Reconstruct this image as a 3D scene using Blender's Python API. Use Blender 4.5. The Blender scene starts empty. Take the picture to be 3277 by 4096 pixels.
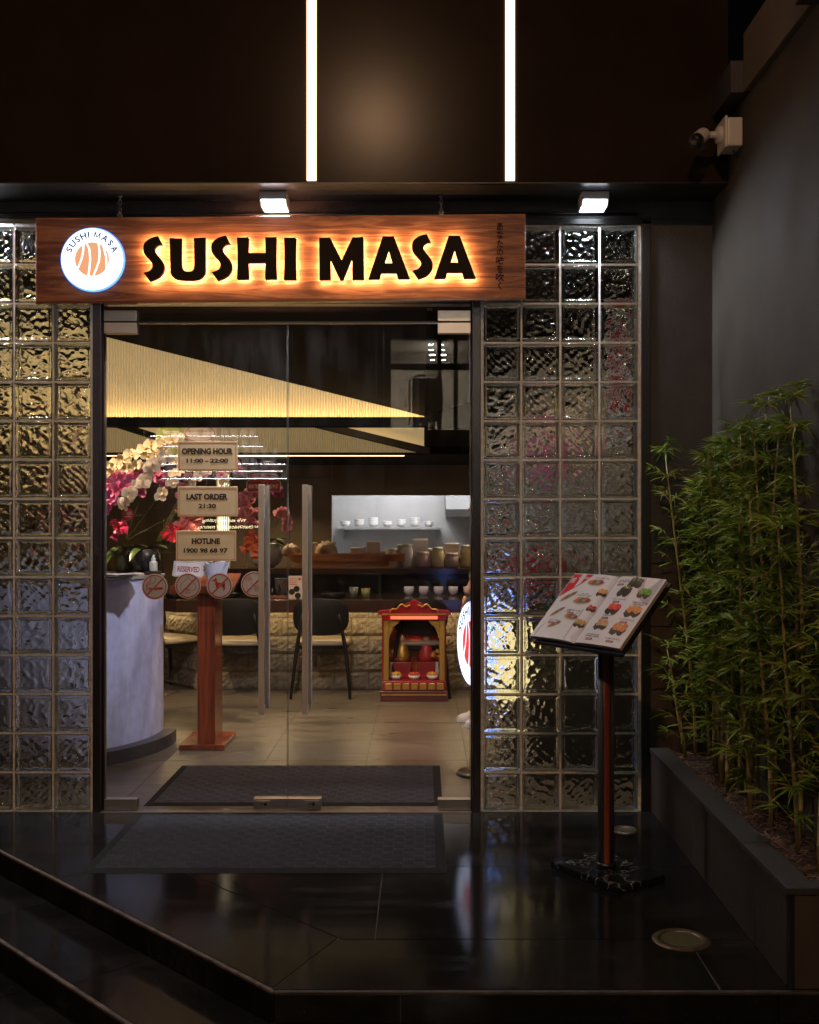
import bpy, math, random
from mathutils import Vector, Matrix, noise as mnoise
C = bpy.context.scene.collection
SC = bpy.context.scene
R = math.radians
RND = random.Random(7)

# ------------------------------------------------------------------ camera, sky, exposure
CAMZ, D0, KF, KD = 1.513, 5.5, 4301.0, 2264.1
cam = bpy.data.cameras.new('camera'); camo = bpy.data.objects.new('camera', cam); C.objects.link(camo)
camo.location = (0, -D0, CAMZ); camo.rotation_euler = (R(90), 0, 0)
cam.sensor_fit = 'AUTO'; cam.sensor_width = 36; cam.lens = 37.8
cam.shift_x = -52 / 4096; cam.shift_y = 14 / 4096
cam.clip_start = .05; cam.clip_end = 300
SC.camera = camo
w = bpy.data.worlds.new('World'); SC.world = w; w.use_nodes = True
nt = w.node_tree; bg = nt.nodes['Background']
sky = nt.nodes.new('ShaderNodeTexSky'); sky.sky_type = 'NISHITA'; sky.sun_disc = False
sky.sun_elevation = R(-4); sky.sun_rotation = R(150)
nt.links.new(sky.outputs[0], bg.inputs[0]); bg.inputs[1].default_value = .05
vs = SC.view_settings; vs.view_transform = 'Standard'; vs.look = 'None'; vs.gamma = 1; vs.exposure = 0
vs.use_curve_mapping = False
STREET_W = 210
cy = SC.cycles
cy.max_bounces = 14; cy.transmission_bounces = 12; cy.transparent_max_bounces = 24
cy.diffuse_bounces = 4; cy.glossy_bounces = 5; cy.sample_clamp_indirect = 4; cy.sample_clamp_direct = 0
cy.use_denoising = True; cy.caustics_reflective = True; cy.caustics_refractive = True; cy.blur_glossy = .3
try:
    cy.denoiser = 'OPENIMAGEDENOISE'; cy.denoising_input_passes = 'RGB_ALBEDO_NORMAL'
except Exception:
    pass

def F(px, py, d):           # a place at distance d from the camera, measured in the photograph
    return Vector(((px - 1690) * d / KF, d - D0, CAMZ - (py - 2062) * d / KF))
def W(x, y, d):
    return Vector(((x - 889.6) * d / KD, d - D0, CAMZ - (y - 1085.4) * d / KD))

# ------------------------------------------------------------------ materials
def newmat(name):
    m = bpy.data.materials.new(name); m.use_nodes = True
    n = m.node_tree.nodes; return m, n, m.node_tree.links, n['Principled BSDF']
MATS = {}
def mat(name, col, rough=.5, metal=0, vary=0, vscale=8, stretch=(1, 1, 1), bump=0, bscale=60, coat=0, spec=None,
        emit=0, ecol=None, rvary=0, trans=0, sss=0, detail=5, col2=None):
    if name in MATS: return MATS[name]
    m, n, l, p = newmat(name); MATS[name] = m
    p.inputs['Base Color'].default_value = (*col, 1)
    p.inputs['Roughness'].default_value = rough; p.inputs['Metallic'].default_value = metal
    if coat: p.inputs['Coat Weight'].default_value = coat; p.inputs['Coat Roughness'].default_value = .08
    if spec is not None: p.inputs['Specular IOR Level'].default_value = spec
    if trans: p.inputs['Transmission Weight'].default_value = trans
    if emit:
        p.inputs['Emission Color'].default_value = (*(ecol or col), 1); p.inputs['Emission Strength'].default_value = emit
    if vary or bump or rvary or col2:
        tc = n.new('ShaderNodeTexCoord'); mp = n.new('ShaderNodeMapping'); mp.inputs['Scale'].default_value = stretch
        l.new(tc.outputs['Object'], mp.inputs[0])
    if vary or col2 or rvary:
        no = n.new('ShaderNodeTexNoise'); no.inputs['Scale'].default_value = vscale; no.inputs['Detail'].default_value = detail
        no.inputs['Roughness'].default_value = .62
        l.new(mp.outputs[0], no.inputs['Vector'])
        if vary or col2:
            cr = n.new('ShaderNodeValToRGB')
            c2 = col2 or tuple(min(1, c * (1 + vary)) for c in col); c1 = tuple(c * (1 - vary) for c in col) if not col2 else col
            cr.color_ramp.elements[0].position = .3; cr.color_ramp.elements[0].color = (*c1, 1)
            cr.color_ramp.elements[1].position = .7; cr.color_ramp.elements[1].color = (*c2, 1)
            l.new(no.outputs[0], cr.inputs[0]); l.new(cr.outputs[0], p.inputs['Base Color'])
        if rvary:
            mr = n.new('ShaderNodeMapRange'); mr.inputs[1].default_value = .3; mr.inputs[2].default_value = .7
            mr.inputs[3].default_value = max(.02, rough - rvary); mr.inputs[4].default_value = min(1, rough + rvary)
            l.new(no.outputs[0], mr.inputs[0]); l.new(mr.outputs[0], p.inputs['Roughness'])
    if bump:
        nb = n.new('ShaderNodeTexNoise'); nb.inputs['Scale'].default_value = bscale; nb.inputs['Detail'].default_value = 4
        l.new(mp.outputs[0], nb.inputs['Vector'])
        bp = n.new('ShaderNodeBump'); bp.inputs['Strength'].default_value = bump; bp.inputs['Distance'].default_value = .01
        l.new(nb.outputs[0], bp.inputs['Height']); l.new(bp.outputs[0], p.inputs['Normal'])
    return m
def emat(name, col, s):
    if name in MATS: return MATS[name]
    m = bpy.data.materials.new(name); m.use_nodes = True; MATS[name] = m
    n = m.node_tree.nodes; n.remove(n['Principled BSDF']); e = n.new('ShaderNodeEmission')
    e.inputs[0].default_value = (*col, 1); e.inputs[1].default_value = s
    m.node_tree.links.new(e.outputs[0], n['Material Output'].inputs[0]); return m
def pane_mat(name, base, tint=(1, 1, 1), dirt=0):
    m, n, l, p = newmat(name); n.remove(p)
    lw = n.new('ShaderNodeLayerWeight'); lw.inputs[0].default_value = .5
    pw = n.new('ShaderNodeMath'); pw.operation = 'POWER'; pw.inputs[1].default_value = 5
    l.new(lw.outputs['Facing'], pw.inputs[0])
    ma = n.new('ShaderNodeMath'); ma.operation = 'MULTIPLY_ADD'; ma.inputs[1].default_value = .9; ma.inputs[2].default_value = base
    l.new(pw.outputs[0], ma.inputs[0])
    t = n.new('ShaderNodeBsdfTransparent'); t.inputs[0].default_value = (*tint, 1)
    g = n.new('ShaderNodeBsdfGlossy'); g.inputs['Roughness'].default_value = 0
    mx = n.new('ShaderNodeMixShader'); l.new(ma.outputs[0], mx.inputs[0]); l.new(t.outputs[0], mx.inputs[1]); l.new(g.outputs[0], mx.inputs[2])
    if dirt:
        tc = n.new('ShaderNodeTexCoord'); mp = n.new('ShaderNodeMapping'); mp.inputs['Scale'].default_value = (3, 3, .7); l.new(tc.outputs['Object'], mp.inputs[0])
        no = n.new('ShaderNodeTexNoise'); no.inputs['Scale'].default_value = 2.2; no.inputs['Detail'].default_value = 8; no.inputs['Roughness'].default_value = .7; l.new(mp.outputs[0], no.inputs['Vector'])
        mr = n.new('ShaderNodeMapRange'); mr.inputs[1].default_value = .45; mr.inputs[2].default_value = .8; mr.inputs[4].default_value = dirt; l.new(no.outputs[0], mr.inputs[0])
        df = n.new('ShaderNodeBsdfDiffuse'); df.inputs[0].default_value = (.7, .7, .7, 1); m2 = n.new('ShaderNodeMixShader')
        l.new(mr.outputs[0], m2.inputs[0]); l.new(mx.outputs[0], m2.inputs[1]); l.new(df.outputs[0], m2.inputs[2]); mx = m2
    l.new(mx.outputs[0], n['Material Output'].inputs[0]); return m

M_PANE = pane_mat('clear door glass', .04, dirt=.022)
M_CLEAR = pane_mat('clear acrylic', .05)
def block_glass():
    m, n, l, p = newmat('wavy block glass'); n.remove(p)
    g = n.new('ShaderNodeBsdfGlass'); g.inputs['IOR'].default_value = 1.47; g.inputs['Roughness'].default_value = 0
    g.inputs['Color'].default_value = (.93, .96, .945, 1)
    tc = n.new('ShaderNodeTexCoord'); oi = n.new('ShaderNodeObjectInfo')
    sc = n.new('ShaderNodeVectorMath'); sc.operation = 'SCALE'; sc.inputs[0].default_value = (3, 5, 7)
    l.new(oi.outputs['Random'], sc.inputs['Scale'])
    ad = n.new('ShaderNodeVectorMath'); l.new(tc.outputs['Object'], ad.inputs[0]); l.new(sc.outputs[0], ad.inputs[1])
    no = n.new('ShaderNodeTexNoise'); no.inputs['Scale'].default_value = 46; no.inputs['Detail'].default_value = 1.0
    no.inputs['Distortion'].default_value = 1.6
    l.new(ad.outputs[0], no.inputs['Vector'])
    b = n.new('ShaderNodeBump'); b.inputs['Strength'].default_value = .32; b.inputs['Distance'].default_value = .007
    l.new(no.outputs[0], b.inputs['Height']); l.new(b.outputs[0], g.inputs['Normal'])
    l.new(g.outputs[0], n['Material Output'].inputs[0]); return m
M_BLOCK = block_glass()

def wood(name, c1, c2, c3, scale=1.0, axis='X', rough=.35, coat=0):
    m, n, l, p = newmat(name); MATS[name] = m
    tc = n.new('ShaderNodeTexCoord'); mp = n.new('ShaderNodeMapping')
    s = {'X': (1.2, 9, 16), 'Z': (16, 9, 1.2), 'Y': (16, 1.2, 9)}[axis]
    mp.inputs['Scale'].default_value = tuple(k * scale for k in s)
    l.new(tc.outputs['Object'], mp.inputs[0])
    n1 = n.new('ShaderNodeTexNoise'); n1.inputs['Scale'].default_value = .55; n1.inputs['Detail'].default_value = 3; n1.inputs['Distortion'].default_value = 1.2
    l.new(mp.outputs[0], n1.inputs['Vector'])
    mm = n.new('ShaderNodeMath'); mm.operation = 'MULTIPLY'; mm.inputs[1].default_value = 7
    l.new(n1.outputs[0], mm.inputs[0]); fr = n.new('ShaderNodeMath'); fr.operation = 'PINGPONG'; fr.inputs[1].default_value = 1
    l.new(mm.outputs[0], fr.inputs[0])
    n2 = n.new('ShaderNodeTexNoise'); n2.inputs['Scale'].default_value = 5; n2.inputs['Detail'].default_value = 6; n2.inputs['Roughness'].default_value = .7
    l.new(mp.outputs[0], n2.inputs['Vector'])
    mx = n.new('ShaderNodeMix'); mx.data_type = 'FLOAT'; mx.inputs[0].default_value = .55
    l.new(fr.outputs[0], mx.inputs[2]); l.new(n2.outputs[0], mx.inputs[3])
    cr = n.new('ShaderNodeValToRGB'); e = cr.color_ramp.elements
    e[0].position = .22; e[0].color = (*c1, 1); e[1].position = .8; e[1].color = (*c3, 1)
    k = e.new(.5); k.color = (*c2, 1)
    l.new(mx.outputs[0], cr.inputs[0]); l.new(cr.outputs[0], p.inputs['Base Color'])
    p.inputs['Roughness'].default_value = rough
    if coat: p.inputs['Coat Weight'].default_value = coat
    b = n.new('ShaderNodeBump'); b.inputs['Strength'].default_value = .12; b.inputs['Distance'].default_value = .004
    l.new(mx.outputs[0], b.inputs['Height']); l.new(b.outputs[0], p.inputs['Normal'])
    return m

# ------------------------------------------------------------------ geometry helpers
ORG = {}
class MB:
    def __init__(s): s.v = []; s.f = []
    def add(s, vs_, fs):
        k = len(s.v); s.v += [Vector(a) for a in vs_]; s.f += [tuple(i + k for i in q) for q in fs]; return s
    def box(s, a, b, M=None):
        x0, y0, z0 = a; x1, y1, z1 = b
        q = [(x0, y0, z0), (x1, y0, z0), (x1, y1, z0), (x0, y1, z0), (x0, y0, z1), (x1, y0, z1), (x1, y1, z1), (x0, y1, z1)]
        if M: q = [M @ Vector(p) for p in q]
        return s.add(q, [(0, 3, 2, 1), (4, 5, 6, 7), (0, 1, 5, 4), (1, 2, 6, 5), (2, 3, 7, 6), (3, 0, 4, 7)])
    def prism(s, poly, f0, f1):       # poly of 2D points, f0/f1 map a 2D point to its two 3D ends
        n = len(poly); a = [f0(*p) for p in poly]; b = [f1(*p) for p in poly]
        return s.add(a + b, [tuple(range(n))[::-1], tuple(range(n, 2 * n))] + [(i, (i + 1) % n, (i + 1) % n + n, i + n) for i in range(n)])
    def tube(s, pts, r, n=8, cap=True):
        pts = [Vector(p) for p in pts]; m = len(pts)
        rs = r if isinstance(r, (list, tuple)) else [r] * m
        vs_ = []; up = None
        for i in range(m):
            t = (pts[min(i + 1, m - 1)] - pts[max(i - 1, 0)]).normalized()
            if up is None: up = Vector((0, 0, 1)) if abs(t.z) < .9 else Vector((1, 0, 0))
            a = t.cross(up).normalized(); b = a.cross(t); up = b
            vs_ += [pts[i] + (a * math.cos(2 * math.pi * k / n) + b * math.sin(2 * math.pi * k / n)) * rs[i] for k in range(n)]
        fs = [(i * n + k, i * n + (k + 1) % n, (i + 1) * n + (k + 1) % n, (i + 1) * n + k) for i in range(m - 1) for k in range(n)]
        if cap: fs += [tuple(range(n))[::-1], tuple(range((m - 1) * n, m * n))]
        return s.add(vs_, fs)
    def lathe(s, prof, c=(0, 0, 0), n=24, a0=0, a1=2 * math.pi, M=None):
        full = abs(a1 - a0 - 2 * math.pi) < 1e-6; m = n if full else n + 1; vs_ = []
        for k in range(m):
            a = a0 + (a1 - a0) * k / n
            vs_ += [Vector((r * math.cos(a), r * math.sin(a), z)) for r, z in prof]
        if M: vs_ = [M @ p for p in vs_]
        vs_ = [p + Vector(c) for p in vs_]; q = len(prof)
        fs = [(k * q + i, ((k + 1) % m) * q + i, ((k + 1) % m) * q + i + 1, k * q + i + 1) for k in range(n) for i in range(q - 1)]
        return s.add(vs_, fs)
    def ball(s, c, r, n=10, sc=(1, 1, 1)):
        prof = [(max(1e-4, r * math.sin(math.pi * i / n)), -r * math.cos(math.pi * i / n)) for i in range(n + 1)]
        return s.lathe(prof, c, n=max(8, n), M=Matrix.Diagonal((*sc, 1)))
    def grid(s, fn, nu, nv):
        return s.add([fn(i / nu, j / nv) for j in range(nv + 1) for i in range(nu + 1)],
                     [(j * (nu + 1) + i, j * (nu + 1) + i + 1, (j + 1) * (nu + 1) + i + 1, (j + 1) * (nu + 1) + i) for j in range(nv) for i in range(nu)])
    def build(s, name, m, parent=None, smooth=False, bevel=0, loc=None, seg=2):
        org = ORG.get(parent.name, Vector()) if parent else Vector()
        base = Vector(loc) if loc is not None else org
        me = bpy.data.meshes.new(name); me.from_pydata([tuple(p - base) for p in s.v], [], s.f); me.update()
        if m: me.materials.append(m)
        if smooth:
            me.shade_smooth()
        o = bpy.data.objects.new(name, me); C.objects.link(o)
        o.location = base - org if parent else base
        ORG[o.name] = base
        if parent: o.parent = parent
        if bevel:
            b = o.modifiers.new('edge', 'BEVEL'); b.width = bevel; b.segments = seg; b.limit_method = 'ANGLE'; b.angle_limit = R(40)
            b.harden_normals = False
        return o
def fix_normals(o):
    import bmesh
    bm = bmesh.new(); bm.from_mesh(o.data); bmesh.ops.recalc_face_normals(bm, faces=bm.faces); bm.to_mesh(o.data); bm.free(); return o
def tag(o, label=None, cat=None, group=None, kind=None):
    if label: o['label'] = label
    if cat: o['category'] = cat
    if group: o['group'] = group
    if kind: o['kind'] = kind
    return o
def thing(name, label, cat, loc=(0, 0, 0), group=None, kind=None):
    o = bpy.data.objects.new(name, None); C.objects.link(o); o.location = loc; o.empty_display_size = .1
    ORG[o.name] = Vector(loc); return tag(o, label, cat, group, kind)
def inst(src, parent, M, name=None):          # another piece of the same mesh under parent, M relative to parent
    o = src.copy(); C.objects.link(o); o.parent = parent; o.matrix_local = M
    if name: o.name = name
    return o
def proto(mb, name, m, parent, M, **k):       # mesh built around the origin, placed by M
    o = mb.build(name, m, None, **k); o.parent = parent; o.matrix_local = M; return o
def copy_tree(o, parent=None):
    c = o.copy(); C.objects.link(c)
    if parent: c.parent = parent
    for ch in [x for x in o.children]: copy_tree(ch, c)
    return c
def rot(x=0, y=0, z=0):
    from mathutils import Euler
    return Euler((x, y, z)).to_matrix().to_4x4()
T = Matrix.Translation
def stroke2(pts, wd):      # thick open polyline as quads in 2D
    out = []
    for a, b in zip(pts, pts[1:]):
        a = Vector(a); b = Vector(b); t = (b - a)
        if t.length < 1e-9: continue
        t = t.normalized(); nn = Vector((-t.y, t.x)) * wd / 2; e = t * wd * .25
        out.append([a + nn - e, a - nn - e, b - nn + e, b + nn + e])
    return out
def circ(c, r, n=32, a0=0, a1=2 * math.pi): return [(c[0] + r * math.cos(a0 + (a1 - a0) * i / n), c[1] + r * math.sin(a0 + (a1 - a0) * i / n)) for i in range(n)]
def smooth_poly(pts, sub=5):
    out = []; n = len(pts)
    for i in range(n):
        p0, p1, p2, p3 = (pts[(i + k) % n] for k in (-1, 0, 1, 2))
        c1 = len(p1) > 2; c2 = len(p2) > 2
        a, b = Vector(p1[:2]), Vector(p2[:2])
        if c1 and c2: out.append(a); continue
        ta = Vector((0, 0)) if False else ((b - Vector(p0[:2])) / 2 if not c1 else (b - a))
        tb = ((Vector(p3[:2]) - a) / 2 if not c2 else (b - a))
        for k in range(sub):
            t = k / sub; out.append(a * (2 * t**3 - 3 * t**2 + 1) + ta * (t**3 - 2 * t**2 + t) + b * (-2 * t**3 + 3 * t**2) + tb * (t**3 - t**2))
    return out
# lettering: the built-in font as a flat mesh, fitted to a box; f(u, v) maps the box (0..1) to 3D
GL = {}
def glyphs(text, bold=0, extr=0, space=1.0, align=None):
    key = (text, bold, extr, space)
    if key in GL: return GL[key]
    c = bpy.data.curves.new('lettering', 'FONT'); c.body = text; c.offset = bold; c.extrude = extr; c.resolution_u = 3
    c.space_character = space; c.align_x = 'CENTER'; c.space_line = .95
    o = bpy.data.objects.new('lettering', c); C.objects.link(o)
    dg = bpy.context.evaluated_depsgraph_get()
    me = bpy.data.meshes.new_from_object(o.evaluated_get(dg))
    v = [p.co.copy() for p in me.vertices]; f = [tuple(q.vertices) for q in me.polygons]
    bpy.data.objects.remove(o); bpy.data.curves.remove(c); bpy.data.meshes.remove(me)
    x0 = min(p.x for p in v); x1 = max(p.x for p in v); y0 = min(p.y for p in v); y1 = max(p.y for p in v)
    GL[key] = ([Vector(((p.x - x0) / (x1 - x0), (p.y - y0) / (y1 - y0), p.z)) for p in v], f, (x1 - x0) / (y1 - y0)); return GL[key]
def lettering(mb, text, fn, bold=0, space=1.0):
    v, f, _ = glyphs(text, bold, 0, space); mb.add([fn(p.x, p.y) for p in v], f); return mb
def flat(mb, polys, fn):
    for p in polys: mb.add([fn(*q) for q in p], [tuple(range(len(p)))])
    return mb

# ------------------------------------------------------------------ colours
def tile_mat():
    m, n, l, p = newmat('black stone tile'); MATS['black stone tile'] = m
    tc = n.new('ShaderNodeTexCoord'); gm = n.new('ShaderNodeNewGeometry'); mp = n.new('ShaderNodeMapping'); mp.inputs['Scale'].default_value = (1, 3.2, 1); l.new(gm.outputs['Position'], mp.inputs[0])
    def noise(sc, det, rgh=.6, src=None):
        q = n.new('ShaderNodeTexNoise'); q.inputs['Scale'].default_value = sc; q.inputs['Detail'].default_value = det; q.inputs['Roughness'].default_value = rgh
        l.new(mp.outputs[0] if src is None else src, q.inputs['Vector']); return q.outputs[0]
    def ramp(x, a, b_, c, d):
        q = n.new('ShaderNodeMapRange'); q.clamp = True; q.inputs[1].default_value = a; q.inputs[2].default_value = b_; q.inputs[3].default_value = c; q.inputs[4].default_value = d; l.new(x, q.inputs[0]); return q.outputs[0]
    def mth(op, x, y):
        q = n.new('ShaderNodeMath'); q.operation = op; l.new(x, q.inputs[0]); (l.new(y, q.inputs[1]) if not isinstance(y, (int, float)) else setattr(q.inputs[1], 'default_value', y)); return q.outputs[0]
    scuff = mth('MULTIPLY', ramp(noise(1.6, 8, .68), .48, .74, 0, 1), ramp(noise(14, 4, .7), .35, .7, .2, 1))
    speck = ramp(noise(150, 1, .5, gm.outputs['Position']), .76, .82, 0, 1)
    val = mth('ADD', mth('MULTIPLY', scuff, .024), mth('MULTIPLY', speck, .14)); val = mth('ADD', val, .0085)
    cb = n.new('ShaderNodeCombineColor'); l.new(val, cb.inputs[0]); l.new(mth('MULTIPLY', val, .90), cb.inputs[1]); l.new(mth('MULTIPLY', val, .82), cb.inputs[2])
    l.new(cb.outputs[0], p.inputs['Base Color'])
    l.new(mth('ADD', mth('MULTIPLY', scuff, .22), mth('ADD', ramp(noise(2.2, 3), .3, .7, .0, .05), .055)), p.inputs['Roughness'])
    p.inputs['Specular IOR Level'].default_value = .10
    b = n.new('ShaderNodeBump'); b.inputs['Strength'].default_value = .05; b.inputs['Distance'].default_value = .002
    l.new(noise(190, 2, .6, gm.outputs['Position']), b.inputs['Height']); l.new(b.outputs[0], p.inputs['Normal']); return m
M_TILE = tile_mat()
M_EDGE = mat('worn tile edge', (.085, .058, .04), .75, vary=.85, vscale=22, bump=.4, bscale=90)
M_GROUT = mat('grey grout', (.055, .046, .038), .9)
M_DARK = mat('dark painted render', (.030, .027, .026), .55, vary=.3, vscale=5, bump=.35, bscale=140)
M_SIDE = mat('charcoal painted wall', (.066, .057, .044), .8, spec=.12, vary=.25, vscale=3.2, bump=.12, bscale=110, detail=9, rvary=.08)
M_FASCIA = mat('dark glossy cladding', (.024, .0145, .0095), .2, vary=.2, vscale=2, spec=.065)
M_BLACK = mat('black powder coated metal', (.010, .009, .0095), .35)
M_BROWN = mat('dark brown frame', (.018, .012, .012), .3)
M_STEEL = mat('brushed steel', (.48, .43, .38), .34, 1, vary=.08, vscale=30, stretch=(.3, 1, 4))
M_STEEL2 = mat('satin steel handle', (.80, .76, .72), .42, .35, vary=.1, vscale=25, stretch=(1, 1, .1))
M_MORTAR = mat('white glazing joint', (.74, .73, .71), .6, vary=.25, vscale=30, bump=.2, bscale=80)
M_WHITE = mat('white plastic', (.72, .70, .68), .4)
M_RUBBER = mat('charcoal rubber with lavender sign light', (.075, .075, .105), .85, spec=.2, vary=.4, vscale=200, bump=.3, bscale=400)  # lavender glow of the lit sign raised into the inner mat's colour
M_INT = mat('dark brown interior panel', (.17, .125, .075), .55, vary=.15, vscale=3)
M_CEIL = mat('dark ceiling paint', (.009, .0075, .006), .9, spec=.05)
M_GOLDP = mat('pale gold ribbed board', (.62, .47, .22), .42, vary=.12, vscale=3)
M_LEDW = emat('warm light strip', (1, .70, .36), 30)
M_FLOOR = mat('taupe floor tile', (.11, .09, .068), .34, vary=.16, vscale=2.5, stretch=(1, 4, 1), rvary=.08, bump=.04, bscale=50)
M_IGROUT = mat('dark interior grout', (.05, .04, .03), .8)
M_CONC = mat('grey concrete with lavender sign light', (.50, .51, .76), .55, vary=.30, vscale=7, bump=.12, bscale=60, detail=9, stretch=(1, 1, .6))  # lavender of the round sign's light is put into the concrete colour
M_REDW = wood('red brown varnished wood', (.10, .018, .008), (.17, .033, .014), (.24, .055, .022), .8, 'Z', .22, .4)
M_SIGNW = wood('sign wood laminate', (.11, .028, .011), (.25, .076, .030), (.46, .175, .075), 1.9, 'X', .5)
M_RED = mat('red print', (.42, .02, .018), .5)
M_INK = mat('black print', (.012, .010, .010), .5)


# ================================================================== ground, steps, terrace
M_EDGE2 = mat('dusty tile edge', (.030, .024, .02), .7, vary=.6, vscale=18)
def clip(poly, a, b, c):            # keep a*x + b*y >= c
    out = []
    for i in range(len(poly)):
        p, q = poly[i], poly[(i + 1) % len(poly)]; dp = a * p[0] + b * p[1] - c; dq = a * q[0] + b * q[1] - c
        if dp >= 0: out.append(p)
        if (dp < 0) != (dq < 0):
            t = dp / (dp - dq); out.append((p[0] + (q[0] - p[0]) * t, p[1] + (q[1] - p[1]) * t))
    return out
def inset(poly, g):
    area = sum(poly[i][0] * poly[(i + 1) % len(poly)][1] - poly[(i + 1) % len(poly)][0] * poly[i][1] for i in range(len(poly)))
    sg = 1 if area > 0 else -1; out = poly
    for i in range(len(poly)):
        p, q = poly[i], poly[(i + 1) % len(poly)]; dx, dy = q[0] - p[0], q[1] - p[1]; L = math.hypot(dx, dy)
        if L < 1e-6: continue
        nx, ny = -dy / L * sg, dx / L * sg
        out = clip(out, nx, ny, nx * p[0] + ny * p[1] + g)
    return out
def slab(mb, poly, z0, z1):
    area = sum(poly[i][0] * poly[(i + 1) % len(poly)][1] - poly[(i + 1) % len(poly)][0] * poly[i][1] for i in range(len(poly)))
    if area < 0: poly = poly[::-1]
    return mb.prism(poly, lambda x, y: (x, y, z0), lambda x, y: (x, y, z1))

street = MB().box((-30, -40, -.5), (30, 8, -.32)).build('street', mat('dark asphalt', (.03, .028, .026), .8, vary=.3, vscale=20, bump=.3, bscale=90)); tag(street, kind='structure')
PX1 = 3.2
terrace = thing('terrace', None, None, (0, 0, 0), kind='structure')
EDG = -2.54; YF = -2.07; STR = -1.95
base_poly = clip([(-5.5, -.001), (-5.5, -4), (PX1, -4), (PX1, -.001)], 1, 1, EDG); base_poly = clip(base_poly, 0, 1, YF)
b = MB(); slab(b, inset(base_poly, .006), -.315, -.003); b.build('base_slab', M_GROUT, terrace)
tiles = []
xs = [-3.37, -1.77, -.17, 1.43, 3.2]; ys = [-.004, -.86, -1.66]
for i in range(len(xs) - 1):
    for j in range(2):
        p = [(xs[i], ys[j + 1]), (xs[i + 1], ys[j + 1]), (xs[i + 1], ys[j]), (xs[i], ys[j])]
        p = clip(p, 1, 1, STR)
        if len(p) > 2: tiles.append(p)
mit = [(-.308, -1.66), (-.486, -2.07)]
mn = (mit[0][1] - mit[1][1], -(mit[0][0] - mit[1][0]))
mc = mn[0] * mit[0][0] + mn[1] * mit[0][1]
xs = [-3.37, .95, 2.4, 3.2]
for i in range(len(xs) - 1):
    p = clip([(xs[i], YF), (xs[i + 1], YF), (xs[i + 1], -1.66), (xs[i], -1.66)], *mn, mc)
    if len(p) > 2: tiles.append(p)
q2 = 1 / math.sqrt(2)
ss = [-1.2, 1.46, 2.66, 3.86]       # distance along the splayed border
def dg(s_, t_): return (-.486 - s_ * q2 + t_ * q2, -2.054 + s_ * q2 + t_ * q2)
for a, b_ in zip(ss, ss[1:]):
    p = [dg(a, 0), dg(a, .4172), dg(b_, .4172), dg(b_, 0)]
    p = clip(p, -mn[0], -mn[1], -mc); p = clip(p, 0, -1, .004)
    if len(p) > 2: tiles.append(p)
for p in tiles:
    p = inset(p, .0022)
    if len(p) > 2: slab(MB(), p, -.018, 0).build('tile', M_TILE, terrace, bevel=.0015, seg=1)
# risers and lower treads
def riser_run(parent, off, zt, zb):
    e = EDG - off * math.sqrt(2); yf = YF - off; cxr = e - yf
    pts = [(cxr - 3.6, yf + 3.6), (cxr, yf), (PX1, yf)]
    for seg in range(2):
        a, b_ = Vector(pts[seg]), Vector(pts[seg + 1]); L = (b_ - a).length; d = (b_ - a).normalized(); nn = Vector((d.y, -d.x))
        st = (L - 1.46) % 1.2 if seg == 0 else .4
        s0 = 0; cuts = [0] + [st + 1.2 * k for k in range(int(L / 1.2) + 1)] + [L]
        cuts = sorted(set(round(c, 4) for c in cuts if 0 <= c <= L))
        for c0, c1 in zip(cuts, cuts[1:]):
            if c1 - c0 < .03: continue
            pa, pb = a + d * (c0 + .002), a + d * (c1 - .002)
            poly = [tuple(pa), tuple(pb), tuple(pb + nn * .012), tuple(pa + nn * .012)]
            slab(MB(), poly, zb + .004, zt - .012).build('riser_tile', M_TILE, parent)
        m = MB(); N = 60
        poly = [tuple(a - nn * .004), tuple(b_ - nn * .004), tuple(b_ + nn * .013), tuple(a + nn * .013)]
        slab(m, poly, zt - .0125, zt - .0015).build('worn_edge', M_EDGE if seg == 0 else M_EDGE2, parent, bevel=.003)
riser_run(terrace, 0, 0, -.105)
for k, off in ((1, .325), (2, .65)):
    st = thing('step', None, None, (0, 0, 0), kind='structure')
    zt = -.105 * k; e = EDG - off * math.sqrt(2); yf = YF - off; e0 = EDG - (off - .325) * math.sqrt(2); y0 = YF - (off - .325)
    bp = clip([(-5.5, 0), (-5.5, -5), (PX1, -5), (PX1, 0)], 1, 1, e); bp = clip(bp, 0, 1, yf)
    m = MB(); slab(m, inset(bp, .006), -.317 - .002 * k, zt - .004); m.build('base_slab', M_GROUT, st)
    for i in range(9):
        sa = -1.2 + .8 * i + .3 * k; a, b_ = dg(sa, -.325 * k), dg(sa, -.325 * (k - 1) - .004)
        c_, d_ = dg(sa + .8, -.325 * (k - 1) - .004), dg(sa + .8, -.325 * k)
        p = clip([a, b_, c_, d_], 0, -1, .004); p = clip(p, -1, .4142, -(-.486 + .4142 * 2.07))
        if len(p) > 2:
            p = inset(p, .0022)
            if len(p) > 2: slab(MB(), p, zt - .015, zt).build('tile', M_TILE, st)
    for i in range(6):
        x0, x1 = -.6 + .8 * i - .2 * k, .2 + .8 * i - .2 * k
        p = clip([(x0, yf), (x1, yf), (x1, y0 - .004), (x0, y0 - .004)], 1, -.4142, -.486 + .4142 * 2.07)
        if len(p) > 2:
            p = inset(p, .0022)
            if len(p) > 2: slab(MB(), p, zt - .015, zt).build('tile', M_TILE, st)
    riser_run(st, off, zt, zt - .105)

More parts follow.
